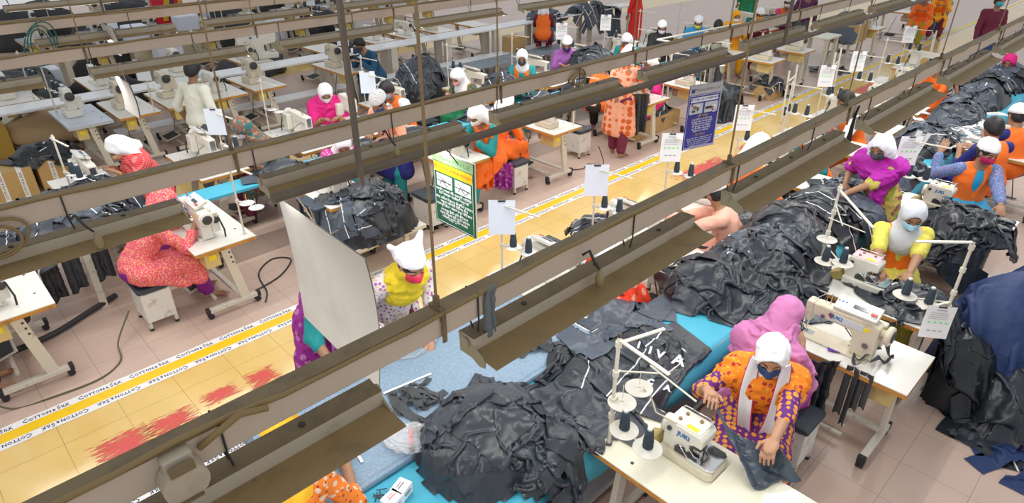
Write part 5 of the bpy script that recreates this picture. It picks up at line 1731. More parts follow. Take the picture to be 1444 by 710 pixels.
PDOT = mat('peach_orange_dots', (.90, .42, .28), .75, kind='dots', col2=(.66, .12, .02), scale=11, amount=.75)
MARN = mat('maroon_cloth', (.17, .015, .045), .75)
BLKC = mat('black_cloth', (.02, .02, .022), .7)
BLUS = mat('bright_blue_scarf', (.03, .32, .66), .7)
YELH = mat('golden_yellow', (.92, .42, .01), .7)
SHIRTW = mat('cream_shirt', (.74, .76, .66), .8)
YSC = mat('lemon_yellow_scarf', (.78, .60, .02), .75, bump=.15, bscale=30)
WFL = mat('white_floral', (.80, .76, .72), .8, kind='floral', col2=(.45, .12, .50), col3=(.85, .50, .02), scale=34)
PPAT = mat('purple_pattern', (.34, .02, .32), .75, kind='floral', col2=(.52, .20, .50), col3=(.20, .01, .14), scale=16)
YOR = mat('orange_yellow', (.92, .50, .02), .7)
OFL = mat('orange_floral', (.88, .22, .02), .75, kind='floral', col2=(.75, .60, .45), col3=(.35, .05, .02), scale=24)
SHAWL = mat('orange_purple_shawl', (.90, .24, .01), .8, kind='floral', col2=(.42, .03, .03), col3=(.80, .42, .04), scale=26)
SHAWLP = mat('purple_dot_shawl', (.13, .02, .20), .8, kind='dots', col2=(.80, .32, .04), scale=26, amount=.8)
LILAC = mat('lilac_pink_hijab', (.56, .19, .42), .75, bump=.1)
YBL = mat('soft_yellow_blouse', (.72, .66, .10), .75, kind='cloud', col2=(.62, .55, .10), scale=30)
GREYH = mat('grey_white_hood', (.62, .64, .72), .8)
GSC = mat('green_multicolour_scarf', (.36, .38, .06), .8, kind='camo', col2=(.60, .50, .12), col3=(.38, .08, .16), scale=10)
MGS = mat('bright_purple_shawl', (.42, .01, .36), .7, bump=.1)
CYS = mat('cyan_scarf', (.02, .34, .60), .7)
BFL = mat('blue_floral_sleeve', (.10, .20, .42), .8, kind='floral', col2=(.45, .18, .38), col3=(.4, .5, .6), scale=50)
ROR = mat('red_orange_floral', (.86, .05, .015), .75, kind='floral', col2=(.88, .40, .26), col3=(.86, .05, .015), scale=12)
RDOT = mat('red_yellow_dots', (.72, .01, .03), .75, kind='dots', col2=(.80, .55, .08), scale=18, amount=.5)
JEAN = mat('blue_jeans', (.03, .08, .20), .8)
MKB = mat('light_blue_mask', (.36, .62, .80), .8); MKN = mat('navy_mask', (.02, .05, .14), .7); MKR = mat('red_mask', (.70, .03, .08), .7)
MKD = mat('dark_mask', (.05, .05, .07), .7); MKL = mat('lavender_mask', (.66, .62, .80), .8); MKY = mat('yellow_mask', (.80, .66, .05), .7)
MKW = mat('white_mask', (.82, .82, .82), .8); MKF = mat('floral_mask', (.76, .52, .25), .8, kind='floral', col2=(.55, .2, .1), col3=(.8, .7, .4), scale=80)
MKM = mat('maroon_mask', (.42, .01, .09), .7); MKO = mat('orange_mask', (.85, .28, .02), .7); MKP = mat('pink_mask', (.80, .42, .42), .8)
MKS = mat('striped_mask', (.70, .66, .70), .8, kind='floral', col2=(.2, .15, .25), col3=(.7, .6, .7), scale=70)
GOLD = mat('gold', (.75, .50, .12), .3, 1.0)
N_, M_, F_ = .0075, .012, .018
hands_of = {}

# rear and front lines beyond the walkway
person('sewer in a red checked shawl and white head cloth, bowed over her machine', 180, head=(*P(166, 212, 1.12), 1.12), lean=.45, hp=.75, vox=M_, top=RCHK, shawl=RCHK, shawl_low=.08, cover='kerchief', cmat=W_, mask=MKF, pants=MARN, sleeve=.7, drape_len=.1, folds=.010, bangle=GOLD)
person('sewer in a pink and orange floral dress and purple trousers on a white box stool', 0, base=(1.08, 6.08), lean=.62, hp=.5, vox=M_, top=PFL, cover='scarf', cmat=PFL, pants=PURP, sleeve=.8, hair=True, hem=.3, feet=(.50, .10, .1), folds=.012, tone=1, hands=((.52, .12, .83), (.52, -.12, .83)))
person('sewer with a brown and teal patterned headscarf beside the hanging cord', 180, head=(*P(342, 187, 1.10), 1.1), lean=.5, hp=.6, vox=M_, top=BRN, cover='scarf', cmat=BRN, shawl=BRN, mask=MKS, pants=MARN, sleeve=.55, folds=.012)
person('woman in a magenta shawl and white hood, looking down at black cloth in her hands', -112, head=(*P(460, 140, 1.12), 1.12), lean=.2, hp=.6, vox=.011, top=MAGF, shawl=MAG, shawl_low=.1, cover='scarf', cmat=W_, mask=MKS, pants=MAGF, sleeve=.5, folds=.011, bangle=GOLD, tone=1)
person('seated worker whose pink floral sleeve shows over the pile of black garments', -110, base=(3.62, 6.72), lean=.6, hp=.7, vox=M_, top=MAGF, cover='scarf', cmat=W_, pants=TEAL, sleeve=.9, handsw=((*P(470, 258, .85), .85), (*P(500, 262, .9), .9)))
person('standing woman with a striped white cap, peach waistcoat and navy dress', 205, head=(*P(534, 153, 1.36), 1.36), pose='stand', lean=.30, hp=.65, vox=.011, top=NVY, vest=PCH, cover='cap', cmat=mat('striped_cap', (.80, .80, .78), .8, kind='bands', col2=(.35, .35, .38), scale=24), mask=MKN, pants=TEAL, sleeve=.4, sleeve_mat=PCH, hem=.36, hands=((.34, .12, .98), (.32, -.10, 1.0)), sc=.95, bun=True)
person('man in glasses and an orange vest over a white shirt, bent to his machine', 190, head=(*P(545, 131, 1.17), 1.17), lean=.35, hp=.6, sc=1.05, vox=M_, top=W_, vest=ORV, cover='hair', mask=mat('blue_print_mask', (.35, .45, .60), .8, kind='floral', col2=(.05, .1, .3), col3=(.6, .6, .7), scale=80), pants=GRYT, sleeve=1.0)
person('man in a blue shirt sitting at the idle line, seen from the side', 188, head=(6.42, 10.62, 1.15), lean=.45, hp=.55, sc=1.08, vox=.014, top=SHB, cover='hair', mask=MKD, pants=GRYT, sleeve=.95, tone=0)
person('sewer with a long white headscarf, orange vest and camouflage sleeves', 190, head=(*P(645, 113, 1.12), 1.12), lean=.4, hp=.65, vox=M_, top=GRNC, vest=ORV, cover='scarf', cmat=W_, mask=MKP, pants=GRNC, sleeve=1.0, sleeve_mat=CAMO, tail=1, tone=0)
person('sewer in an orange vest with purple trousers, foot on the pedal, seen from behind', 8, head=(*P(714, 146, 1.15), 1.15), lean=.38, hp=.55, vox=M_, top=ORV, cover='kerchief', cmat=W_, mask=MKR, pants=PURP, sleeve=.6, hem=.42, feet=(.46, .09, -.02), folds=.010)
person('seated worker in an orange cloth and teal sleeves behind the green sign', 185, base=(5.42, 5.98), lean=.35, hp=.6, vox=M_, top=ORV, cover='kerchief', cmat=W_, mask=MKW, pants=TEAL, sleeve=.9, sleeve_mat=TEAL, folds=.010)
person('sewer with a light blue-edged white hood, orange vest and dark mask, facing the viewer', 222, head=(*P(736, 88, 1.15), 1.15), lean=.15, hp=.35, vox=M_, top=TEAL, vest=ORV, cover='scarf', cmat=W_, mask=MKD, pants=TEAL, sleeve=1.0)
person('sewer with a white cap, lilac scarf and dark purple mask', 220, head=(*P(799, 70, 1.13), 1.13), lean=.2, hp=.4, vox=M_, top=LILS, vest=ORV, cover='cap', cmat=W_, mask=mat('purple_mask', (.06, .02, .10), .7), pants=LILS, sleeve=1.0, shawl=LILS, shawl_low=-.04)
person('sewer with a red mask, orange vest and teal sleeves beside the tall pile', 205, head=(*P(883, 62, 1.13), 1.13), lean=.3, hp=.6, vox=M_, top=TEAL, vest=ORV, cover='kerchief', cmat=W_, mask=MKR, pants=TEAL, sleeve=1.0)
person('dark-haired man bent over black garments, his orange back turned', 25, head=(8.62, 6.72, 1.17), lean=.75, hp=.3, sc=1.04, vox=M_, top=ORV, cover='hair', pants=BLKC, sleeve=.9, sleeve_mat=BLKC)
person('standing worker in a peach tunic with orange dots and maroon trousers', 20, base=(7.86, 5.76), pose='stand', lean=.28, hp=.55, vox=.011, top=PDOT, cover='kerchief', cmat=W_, pants=MARN, sleeve=.75, hem=.30, handsw=((*P(868, 150, .95), .95), (*P(914, 141, .82), .82)), feet=.07)
person('worker in magenta seated beyond the peach-dotted standing worker', 175, base=(9.22, 6.1), lean=.2, vox=.014, top=MAG, cover='kerchief', cmat=W_, pants=MAG, sleeve=.8)
person('worker in a maroon dress and orange vest, back turned, at the top', 40, base=(11.85, 11.15), lean=.1, hp=.2, vox=F_, top=MARN, vest=ORV, open_vest=False, cover='kerchief', cmat=W_, pants=mat('maroon_floral', (.30, .01, .05), .75, kind='floral', col2=(.7, .5, .5), col3=(.3, .01, .05), scale=20), sleeve=1.0)
person('sewer in black with a white cap and lavender mask', 222, head=(*P(933, 46, 1.13), 1.13), lean=.2, hp=.35, vox=M_, top=BLKC, cover='cap', cmat=W_, mask=MKL, pants=BLKC, sleeve=1.0, shawl=BLKC)
person('sewer in bright blue with a white cap and yellow mask', 215, head=(*P(984, 38, 1.13), 1.13), lean=.25, hp=.4, vox=.014, top=BLUS, shawl=BLUS, cover='cap', cmat=W_, mask=MKY, pants=BLUS, sleeve=.6)
person('dark-haired man in a white and yellow shirt with a pale blue mask', 215, head=(*P(1012, 42, 1.15), 1.15), lean=.3, hp=.5, sc=1.05, vox=.014, top=SHIRTW, cover='hair', mask=MKB, pants=GRYT, sleeve=1.0)
person('sewer in a golden yellow hood and dress with a white mask', 222, head=(*P(1038, 27, 1.18), 1.18), lean=.1, hp=.25, vox=.014, top=YELH, cover='scarf', cmat=YELH, shawl=YELH, mask=MKW, pants=YELH, sleeve=.9)
person('sewer in maroon with a white cap and orange mask', 225, head=(*P(1071, 27, 1.13), 1.13), lean=.2, hp=.3, vox=.014, top=MARN, cover='cap', cmat=W_, mask=MKO, pants=MARN, sleeve=.9)
person('sewer in pink and orange left of the man with the tape measure', 225, head=(*P(1110, 9, 1.13), 1.13), lean=.2, hp=.3, vox=F_, top=mat('pink_dress', (.75, .06, .2), .7), vest=ORV, cover='cap', cmat=W_, mask=MKW, pants=MAG, sleeve=.9)
tm, _ = person('man in dark purple with a white tape measure round his neck', 225, head=(*P(1141, 2, 1.35), 1.35), pose='stand', lean=.3, hp=.4, vox=F_, top=mat('dark_purple', (.10, .02, .09), .7), cover='hair', mask=MKD, pants=GRYT, sleeve=.9, hem=.7)
wk, _ = person('man walking past in a cream shirt and light blue mask', 18, head=(*P(274, 104, 1.56), 1.56), pose='stand', lean=.04, hp=.15, hy=.1, sc=1.04, vox=.012, top=SHIRTW, cover='hair', mask=MKB, pants=GRYT, sleeve=.6, hem=.72, hands=((.02, .26, .82), (.10, -.26, .80)), feet=.16, tone=2)
person('standing worker in turquoise and bright blue at the far end of the walkway', 200, base=(22.6, 5.62), pose='stand', lean=.1, vox=.022, top=mat('turquoise_tunic', (.01, .42, .50), .7), vest=ORV, cover='scarf', cmat=BLUS, pants=BLUS, sleeve=.9, hem=.5, shawl=BLUS)
person('standing man in a maroon jersey and jeans with a turquoise mask', 222, base=(17.25, 3.22), pose='stand', lean=.0, hp=.1, sc=1.06, vox=.015, top=MARN, cover='hair', mask=mat('turquoise_mask', (.05, .5, .6), .7), pants=JEAN, sleeve=.9, hem=.7)
person('worker in orange with olive trousers seated at the far end of the front line', 190, base=(*P(1288, 62, .0),), lean=.35, vox=F_, top=ORV, cover='kerchief', cmat=W_, pants=mat('olive_trousers', (.30, .28, .01), .7), sleeve=.9)
person('worker in yellow and orange seated left of the standing turquoise worker', 200, base=(*P(1312, 52, .0),), lean=.3, vox=F_, top=YELH, vest=ORV, cover='kerchief', cmat=W_, pants=MARN, sleeve=.9)
person('worker in a red dress with a bright scarf standing at the hanging garments', 100, base=(15.05, 10.75), pose='stand', lean=.1, vox=F_, top=mat('red_dress', (.72, .02, .02), .7), cover='scarf', cmat=YELH, pants=MARN, sleeve=.9, hem=.12)
person('worker in green standing at the top, right of the hanging white papers', 200, base=(18.9, 9.6), pose='stand', lean=.1, vox=F_, top=GRNC, cover='scarf', cmat=GRNC, pants=TEAL, sleeve=.9)
person('worker in red with yellow dots at the left edge, bare foot on the treadle', 0, base=(-.80, 6.18), lean=.3, hp=.4, vox=M_, top=RDOT, cover='scarf', cmat=RDOT, pants=MARN, sleeve=.8, feet=(.55, .09, -.2))
# near line along the walkway
person('dark-haired man in orange seen from behind, beside the walkway', 130, head=(*P(1190, 148, 1.15), 1.15), lean=.35, hp=.4, sc=1.04, vox=.013, top=ORV, cover='hair', pants=BLKC, sleeve=.7, sleeve_mat=W_)
person('worker with a white cap and orange vest behind the nearest tray', 175, head=(*P(1140, 192, 1.12), 1.12), lean=.45, hp=.7, vox=.013, top=ORV, cover='cap', cmat=W_, mask=MKW, pants=TEAL, sleeve=.9, sleeve_mat=TEAL)
person('worker with a white headscarf turned to the right, behind the nearest tray', -20, head=(*P(1072, 204, 1.28), 1.28), lean=.2, seat=.5, hp=.45, vox=.013, top=ORV, cover='kerchief', cmat=W_, mask=MKW, pants=OFL, sleeve=.9, sleeve_mat=OFL)
person('sewer in a peach shirt with a white cap, partly hidden by the light row', 112, head=(*P(1000, 284, 1.08), 1.08), lean=.45, hp=.55, vox=.011, handsw=((4.62, 2.95, .84), (4.78, 3.1, .84)), top=mat('peach_shirt', (.86, .45, .34), .75), cover='cap', cmat=W_, mask=MKW, pants=BLKC, sleeve=1.0, folds=.013)
person('sewer in a red-orange floral dress whose hand rests on black cloth under the light row', 190, base=(3.98, 2.72), lean=.62, hp=.5, vox=.011, top=ROR, cover='scarf', cmat=W_, pants=MARN, sleeve=.85, handsw=((*P(853, 418, .83), .83), (3.5, 2.9, .82)), folds=.011, tone=0)
person('woman with a peaked white cap and lemon yellow scarf leaning over the blue table', -98, head=(*P(583, 402, 1.24), 1.24), pose='stand', lean=.80, hp=.35, vox=N_, top=WFL, shawl=YSC, shawl_low=.02, shawl_arm=.1, cover='cap', cmat=W_, mask=MKR, pants=MARN, sleeve=.95, horns=True, handsw=((*P(606, 480, .83), .83), (*P(548, 478, .84), .84)), folds=.013, tone=0, bun=True, bangle=GOLD)
person('woman in a purple patterned shawl and teal top behind the white hanging board', -85, base=(1.72, 3.80), pose='stand', lean=.70, hp=.3, vox=.009, top=PPAT, sleeve_mat=TEAL, shawl=PPAT, shawl_low=.10, shawl_arm=.3, cover='scarf', cmat=PPAT, pants=PPAT, sleeve=.6, handsw=((*P(500, 505, .84), .84), (*P(472, 520, .84), .84)), drape_len=.5, shawl_side=0, folds=.011, tone=1)
person('woman in golden yellow with orange flowered sleeve reaching onto the blue table', 55, head=(*P(404, 634, 1.12), 1.12), lean=.5, hp=.4, seat=.50, vox=N_, top=OFL, shawl=YOR, shawl_arm=.1, cover='scarf', cmat=YOR, pants=YOR, sleeve=.62, handsw=((.85, 2.75, .83), (*P(487, 652, .84), .84)), folds=.012, tone=1)
# nearest line
person('sewer at the nearest table in an orange and purple shawl, white scarf and navy mask', 204, head=(*P(1086, 512, 1.17), 1.17), lean=.22, hp=.36, vox=.0065, top=SHAWLP, shawl=SHAWL, shawl_low=.05, shawl_arm=.35, cover='scarf', cmat=W_, mask=MKN, pants=SHAWLP, sleeve=.62, tail=2, tone=0, handsw=((*P(1092, 622, .98), .98), (*P(998, 550, 1.10), 1.10)), folds=.009, curl=1.2)
person('sewer in a lilac hijab seated at the close table with the control panel', 0, head=(3.74, 1.27, 1.14), lean=.38, hp=.65, vox=.009, top=LILAC, shawl=LILAC, shawl_low=.12, cover='scarf', cmat=LILAC, pants=mat('magenta_trousers', (.60, .04, .40), .7), sleeve=.8, feet=(.36, .10, -.06), folds=.017, tone=1)
person('sewer in a yellow blouse, orange vest and grey-white hood with a light blue mask', 208, head=(*P(1283, 318, 1.13), 1.13), lean=.18, hp=.42, vox=N_, top=YBL, vest=ORV, shawl=None, cover='scarf', cmat=GREYH, mask=MKB, pants=YBL, sleeve=.42, tail=1, tone=1, handsw=((*P(1280, 392, .86), .86), (*P(1240, 385, .88), .88)))
person('standing worker in a bright purple shawl and green multicolour scarf reaching to the left', 176, head=(*P(1235, 232, 1.30), 1.30), pose='stand', lean=.55, hp=.35, vox=.009, top=GSC, shawl=MGS, shawl_low=.04, cover='kerchief', cmat=LAV, mask=MKD, pants=GSC, sleeve=.5, handsw=((*P(1172, 283, .98), .98), (*P(1192, 259, 1.0), 1.0)), drape_len=.35, shawl_side=1, folds=.012, tone=1)
person('sewer with a maroon mask, orange vest and cyan scarf reaching out her arm', 214, head=(*P(1390, 226, 1.15), 1.15), lean=.12, hp=.25, hy=.25, vox=N_, top=CYS, vest=ORV, cover='cap', cmat=W_, mask=MKM, pants=CYS, sleeve=.9, sleeve_mat=BFL, tone=1, handsw=((*P(1412, 292, .82), .82), (*P(1326, 214, 1.08), 1.08)), bun=True, curl=.2)
person('dark-haired man in an orange vest with blue collar, back turned, behind the maroon-masked sewer', 55, head=(*P(1397, 188, 1.17), 1.17), lean=.2, hp=.3, sc=1.03, vox=.011, top=NVY, vest=ORV, open_vest=False, cover='hair', pants=BLKC, sleeve=.6)
person('worker with a white band round black hair and orange vest at the right edge', 50, head=(*P(1431, 168, 1.17), 1.17), lean=.2, hp=.3, vox=.012, top=NVY, vest=ORV, open_vest=False, cover='cap', cmat=W_, pants=BLKC, sleeve=.6)
person('dark-haired worker in orange near the right end of the nearest tray', 150, head=(*P(1318, 97, 1.15), 1.15), lean=.3, vox=.015, top=ORV, cover='hair', pants=BLKC, sleeve=.9)
person('worker in green and white with a magenta scarf at the far right', 180, head=(*P(1424, 84, 1.2), 1.2), lean=.45, vox=.014, top=GRNC, shawl=W_, cover='scarf', cmat=MAG, pants=GRNC, sleeve=.9)
person('worker in royal blue bending at the far pile on the right', 140, head=(*P(1345, 108, 1.0), 1.0), lean=.7, vox=.015, top=NVY, cover='hair', pants=BLKC, sleeve=.6)
# glasses of the man in the orange vest and the tape measure
# ---------------------------------------------------------------- black garments, heaps, boxes, small things
G1 = mat('charcoal_nylon', (.036, .045, .058), .34, bump=.10, bscale=70, vary=.25)
G2 = mat('black_nylon', (.017, .022, .030), .34, bump=.10, bscale=70, vary=.3)
G3 = mat('slate_nylon', (.065, .085, .115), .36, bump=.10, bscale=70, vary=.2)
G4 = mat('grey_fabric', (.055, .060, .066), .7, bump=.15, bscale=90, vary=.2)
PIPE = mat('white_piping', (.75, .76, .78), .6)
NAVC = mat('navy_cloth', (.012, .035, .13), .6, bump=.15, bscale=50)
MATSG = (G1, G2, G1, G3, G2)


def bump_fn(cx, cy, L, W, H, z0, ang=0., p=2.4, seed=0, rough=.05):
    ca, sa = cos(-ang), sin(-ang)

    def f(X, Y):
        x = (X - cx) * ca - (Y - cy) * sa; y = (X - cx) * sa + (Y - cy) * ca
        r = (np.abs(x / (L / 2)) ** p + np.abs(y / (W / 2)) ** p) ** (1 / p)
        q = np.stack([X.ravel() * 4, Y.ravel() * 4, X.ravel() * 0], 1)
        n = noise3(q, seed).reshape(X.shape)
        return np.where(r < 1, z0 + (H + n * rough) * np.sqrt(np.clip(1 - r ** 2, 0, 1)), -9)
    return f


def pile(label, bumps, n, base, m=None, size=(.85, .52), spread=.75, seed=0, d=.024, group=None, box=None, squash=.62, core=True, core_label=None, shapes=('trousers', 'shirt', 'plain'),
         piping=.3, centres=None, steps=46, lift=.08, angs=None, bend=.25):
    """bumps: list of (cx, cy, L, W, H, z0, ang); base(X, Y) -> height of table or floor"""
    xs = [b[0] for b in bumps]; ys = [b[1] for b in bumps]; mr = max(max(b[2], b[3]) for b in bumps) / 2 + size[0] * .6
    X0, Y0, X1, Y1 = min(xs) - mr, min(ys) - mr, max(xs) + mr, max(ys) + mr
    fs = [bump_fn(*b[:7], seed=seed + 3 * k) for k, b in enumerate(bumps)]

    def hf(X, Y):
        z = base(X, Y)
        for f in fs: z = np.maximum(z, f(X, Y))
        return z
    rel = Relief(X0, Y0, X1, Y1, hf, .02)
    for _ in range(13):       # no sheer drops: cloth slides down a steep slope
        a_ = np.pad(rel.g, 1, mode='edge') - .055
        b_ = a_[:-2, :-2] - .02; c_ = a_[2:, 2:] - .02; d_ = a_[:-2, 2:] - .02; e_ = a_[2:, :-2] - .02
        rel.g = np.maximum.reduce([rel.g, a_[:-2, 1:-1], a_[2:, 1:-1], a_[1:-1, :-2], a_[1:-1, 2:], b_, c_, d_, e_])
    r = random.Random(seed)
    if core:
        # the body of the heap under the garments on top
        nx = int((X1 - X0) / .03) + 1; ny = int((Y1 - Y0) / .03) + 1
        X, Y = np.meshgrid(X0 + np.arange(nx) * .03, Y0 + np.arange(ny) * .03, indexing='ij')
        Z = hf(X, Y); B = base(X, Y)
        q = np.stack([X.ravel(), Y.ravel(), Z.ravel()], 1)
        Zc = Z + (crumple(q * 7, seed, 3) * .02 - .012).reshape(Z.shape)
        zl = min(b[5] for b in bumps)
        cut = (Z > B + .02) & (B > zl - .06); Zc = np.where(cut, Zc, np.maximum(B, zl - .05))
        cc = cut[:-1, :-1] | cut[1:, :-1] | cut[1:, 1:] | cut[:-1, 1:]
        if cc.sum() > 4:
            v, f, mi = cloth_mesh(np.stack([X, Y, Zc], -1), cc, [G2], sub=False)
            o = link('garment_heap', np_mesh('garment_heap', v, f, [m or G2]))
            tag(o, core_label or ('lower layers of ' + label), 'clothing', None, 'stuff')
    out = []
    for k in range(n):
        if centres and k < len(centres):
            c = centres[k]
        else:
            b = bumps[k % len(bumps)]; a = k * 2.4 + seed
            rr = spread * sqrt(((k * .618 + .2) % 1))
            x = cos(a) * b[2] / 2 * rr; y = sin(a) * b[3] / 2 * rr
            ca, sa = cos(b[6]), sin(b[6])
            c = (b[0] + x * ca - y * sa, b[1] + x * sa + y * ca)
        ang = angs[k % len(angs)] if angs else r.random() * 6.28
        mm = m or MATSG[r.randint(0, 4)]
        s_ = .85 + .3 * r.random()
        g = garment(rel, c, size[0] * s_, size[1] * s_, ang, [mm, PIPE], seed=seed * 31 + k, shape=shapes[k % len(shapes)], piping=r.random() < piping, d=d,
                    squash=squash * (.85 + .3 * r.random()), steps=steps, lift=lift, bend=bend, label=label, group=group or label)
        out.append(g)
    return rel, out


def tabletop(*rects, floor=0.0):
    """rects (x0, x1, y0, y1, z)"""
    def f(X, Y):
        z = X * 0 + floor
        for x0, x1, y0, y1, zz in rects:
            z = np.where((X > x0) & (X < x1) & (Y > y0) & (Y < y1), np.maximum(z, zz), z)
        return z
    return f


CT = (1.0, 14.6, 1.65, 2.35, .75)
DT = (.86, 3.06, 2.29, 3.42, .80)
N1T = [(3.12, 3.69, 2.38, 3.53, .765), (4.24, 4.81, 2.36, 3.51, .765), (5.44, 6.01, 2.36, 3.51, .765), (6.84, 7.41, 2.3, 3.45, .765)]
N2T = [(4.06, 4.63, .52, 1.67, .765), (4.92, 5.49, .6, 1.75, .765), (7.02, 7.59, .62, 1.77, .765), (2.24, 2.81, .54, 1.69, .765)]
cbase = tabletop(CT, DT, *N1T, *N2T)
# the near pile
pile('dark grey nylon garment heaped on the turquoise cloth at the bottom centre', [(1.80, 2.10, .78, .66, .33, .75, .35), (1.98, 1.82, .5, .40, .16, .75, .2)], 17, cbase, m=G1, size=(.60, .44), seed=3, d=.017, squash=.58, spread=1.0, shapes=('plain', 'shirt', 'plain', 'trousers'), piping=.1, bend=.3)
# garments spread between the near pile and the letters
pile('dark grey garment spread flat on the centre table beside the nearest thread stand', [(2.70, 2.05, .7, .5, .07, .75, .2), (3.20, 1.98, .6, .5, .08, .75, .1)], 8, cbase, m=None, size=(.95, .5), seed=8, d=.019, squash=.74, shapes=('trousers', 'shirt', 'plain'), piping=.2,
     centres=[(2.55, 2.15), (2.6, 1.95), (2.9, 2.1), (3.15, 2.1), (2.75, 1.78), (3.3, 1.95), (3.05, 1.8), (3.25, 2.25)], angs=(.2, -.3, .5, 1.9, .1, -.4))
# the big central pile
pile('black nylon garment in the large central heap on the turquoise table', [(4.30, 2.12, .8, .55, .22, .75, 0), (4.85, 2.0, 1.0, .74, .32, .75, .0), (5.45, 2.02, 1.0, .80, .36, .75, .0), (6.15, 2.05, .9, .7, .26, .75, 0), (6.5, 1.85, .7, .6, .2, .75, 0), (4.6, 1.62, .6, .4, .12, .75, 0)], 26, cbase, size=(.95, .55), seed=21, d=.021, squash=.62, spread=.85, shapes=('trousers', 'shirt', 'plain'), piping=.15)
pile('black garment spread over the table end behind the large central heap', [(6.9, 2.05, .9, .6, .12, .75, 0)], 5, cbase, size=(.95, .6), seed=33, d=.026)
pile('folded dark garment in the low stack on the white table under the light row', [(5.80, 2.62, .30, .26, .07, .765, 0)], 4, cbase, m=G2, size=(.5, .34), seed=35, d=.024, squash=.75, core=False)
pile('black garment lying under the hand of the sewer in red-orange', [(3.45, 2.50, .4, .3, .03, .765, 0)], 4, cbase, m=G3, size=(.75, .45), seed=37, d=.022, squash=.8, core=False, piping=.0, centres=[(3.45, 2.52), (3.6, 2.35), (3.25, 2.35), (3.75, 2.45)])
pile('dark garment on the far end of the red-orange sewer\'s table', [(3.80, 3.52, .3, .3, .12, .74, 0)], 3, tabletop((3.6, 4.1, 3.4, 3.75, .74)), m=G2, size=(.45, .35), seed=39, d=.024)
pile('dark garment on the far end of the peach sewer\'s table', [(4.50, 3.50, .35, .3, .08, .765, 0)], 3, tabletop((4.24, 4.81, 2.36, 3.65, .765)), m=G2, size=(.5, .35), seed=40, d=.026)
# far piles on the centre table
pile('black garment heaped on the centre table left of the white waistbands', [(8.0, 2.0, 1.4, .62, .20, .75, 0)], 9, cbase, size=(.85, .5), seed=44, d=.026, squash=.58)
pile('black garment in the long heap on the centre table at the right', [(9.4, 2.02, 1.2, .64, .24, .75, 0), (10.9, 2.05, 1.2, .64, .30, .75, 0), (12.2, 2.05, 1.4, .66, .36, .75, 0), (13.5, 2.05, 1.0, .66, .36, .75, 0)], 30, cbase, size=(.8, .46), seed=51, d=.026, squash=.56)
# on the close tables
pile('black cloth heaped on the table of the sewer in the yellow blouse', [(5.30, .86, .36, .50, .10, .765, 0)], 6, cbase, m=G2, size=(.75, .48), seed=61, d=.019, centres=[(5.28, .9), (5.1, .75), (5.4, .8), (5.3, 1.05), (5.42, .60), (5.2, .62)])
pile('black garment hanging over the front of the maroon-masked sewer\'s table', [(7.02, 1.0, .5, .56, .14, .765, 0)], 8, cbase, m=G2, size=(.9, .6), seed=64, d=.021, centres=[(6.98, 1.0), (6.9, .85), (7.05, 1.15), (7.15, .9), (6.85, 1.1), (7.0, .95), (7.3, .75), (7.1, 1.05)], piping=0)
# lower right: dark layers and the navy cover
fb = tabletop(floor=.0)
pile('black cloth hanging from the table edge behind the large printed sheet', [(5.40, .42, .5, .35, .60, 0, 0)], 6, cbase, m=G2, size=(.9, .6), seed=66, d=.024, centres=[(5.45, .45), (5.3, .4), (5.6, .4), (5.2, .45), (5.7, .3), (5.4, .2)])
pile('black fringed cloth layered on the floor under the navy cover', [(5.55, .05, .8, .6, .38, 0, .2)], 6, fb, m=G2, size=(1.0, .6), seed=70, d=.026, centres=[(5.3, .1), (5.4, -.05), (5.5, .2), (5.25, -.1), (5.7, .2), (5.2, .12)])
pile('large navy blue cloth covering a tall heap at the right edge', [(6.0, .26, 1.2, .95, .92, 0, .1), (6.75, .15, 1.1, .8, .85, 0, 0)], 4, fb, m=NAVC, size=(1.7, 1.15), seed=72, d=.030, squash=.84, centres=[(5.95, .25), (6.75, .15), (5.7, .02), (6.3, -.1)], shapes=('plain',), piping=0, angs=(.2, .1, .6, .3), core_label='heap of cloth under the navy cover at the right edge')
pile('navy blue garment fallen on the floor tiles at the lower right', [(4.95, -.10, .3, .2, .03, 0, 0)], 2, fb, m=NAVC, size=(.62, .42), seed=75, d=.022, core=False, piping=0, centres=[(4.92, -.12), (5.1, -.22)])
pile('dark grey garment crumpled on the floor beside the fallen navy garment', [(5.1, .12, .2, .2, .03, 0, 0)], 2, fb, m=G4, size=(.5, .3), seed=77, d=.022, core=False, piping=0, centres=[(5.02, .12), (5.2, .05)])
# beyond the walkway
small_base = tabletop((2.9, 3.85, 5.45, 6.15, .50))
tt = thing('low_table', 'dark blue-grey low table beside the white hanging board', 'table', (2.95, 5.92, 0))
MB().box((0, 0, .74), (.46, .40, .03), 0, bev=.004).build('tabletop', mat('dark_blue_laminate', (.03, .055, .085), .35), tt)
for sx_ in (-1, 1):
    for sy_ in (-1, 1): MB().box((sx_ * .20, sy_ * .17, .36), (.035, .035, .72)).build('leg', mat('dark_blue_laminate', (.03, .055, .085), .35), tt)
bs = thing('low_bench', 'low bench hidden under the black garments in front of the striped-cap woman', 'bench', (3.33, 5.70, 0))
MB().box((0, 0, .34), (.98, .76, .04)).build('seat', LEGM, bs)
for sx_ in (-1, 1):
    for sy_ in (-1, 1): MB().box((sx_ * .32, sy_ * .2, .16), (.05, .05, .32)).build('leg', LEGM, bs)
pile('black tracksuit garment with white piping in the heap before the striped-cap woman', [(3.32, 5.70, 1.05, .85, .48, .36, 0), (3.0, 5.9, .5, .5, .35, .42, 0)], 22, tabletop((2.76, 3.88, 5.24, 6.16, .36)), m=None, size=(.72, .44), seed=81, d=.020, spread=1.08, piping=.5, squash=.54)
pile('dark garment lying on the floor by the striped-cap woman\'s feet', [(4.28, 5.92, .2, .2, .03, 0, 0)], 2, fb, m=G2, size=(.5, .36), seed=84, d=.022, core=False, centres=[(4.28, 5.95), (4.38, 5.85)])
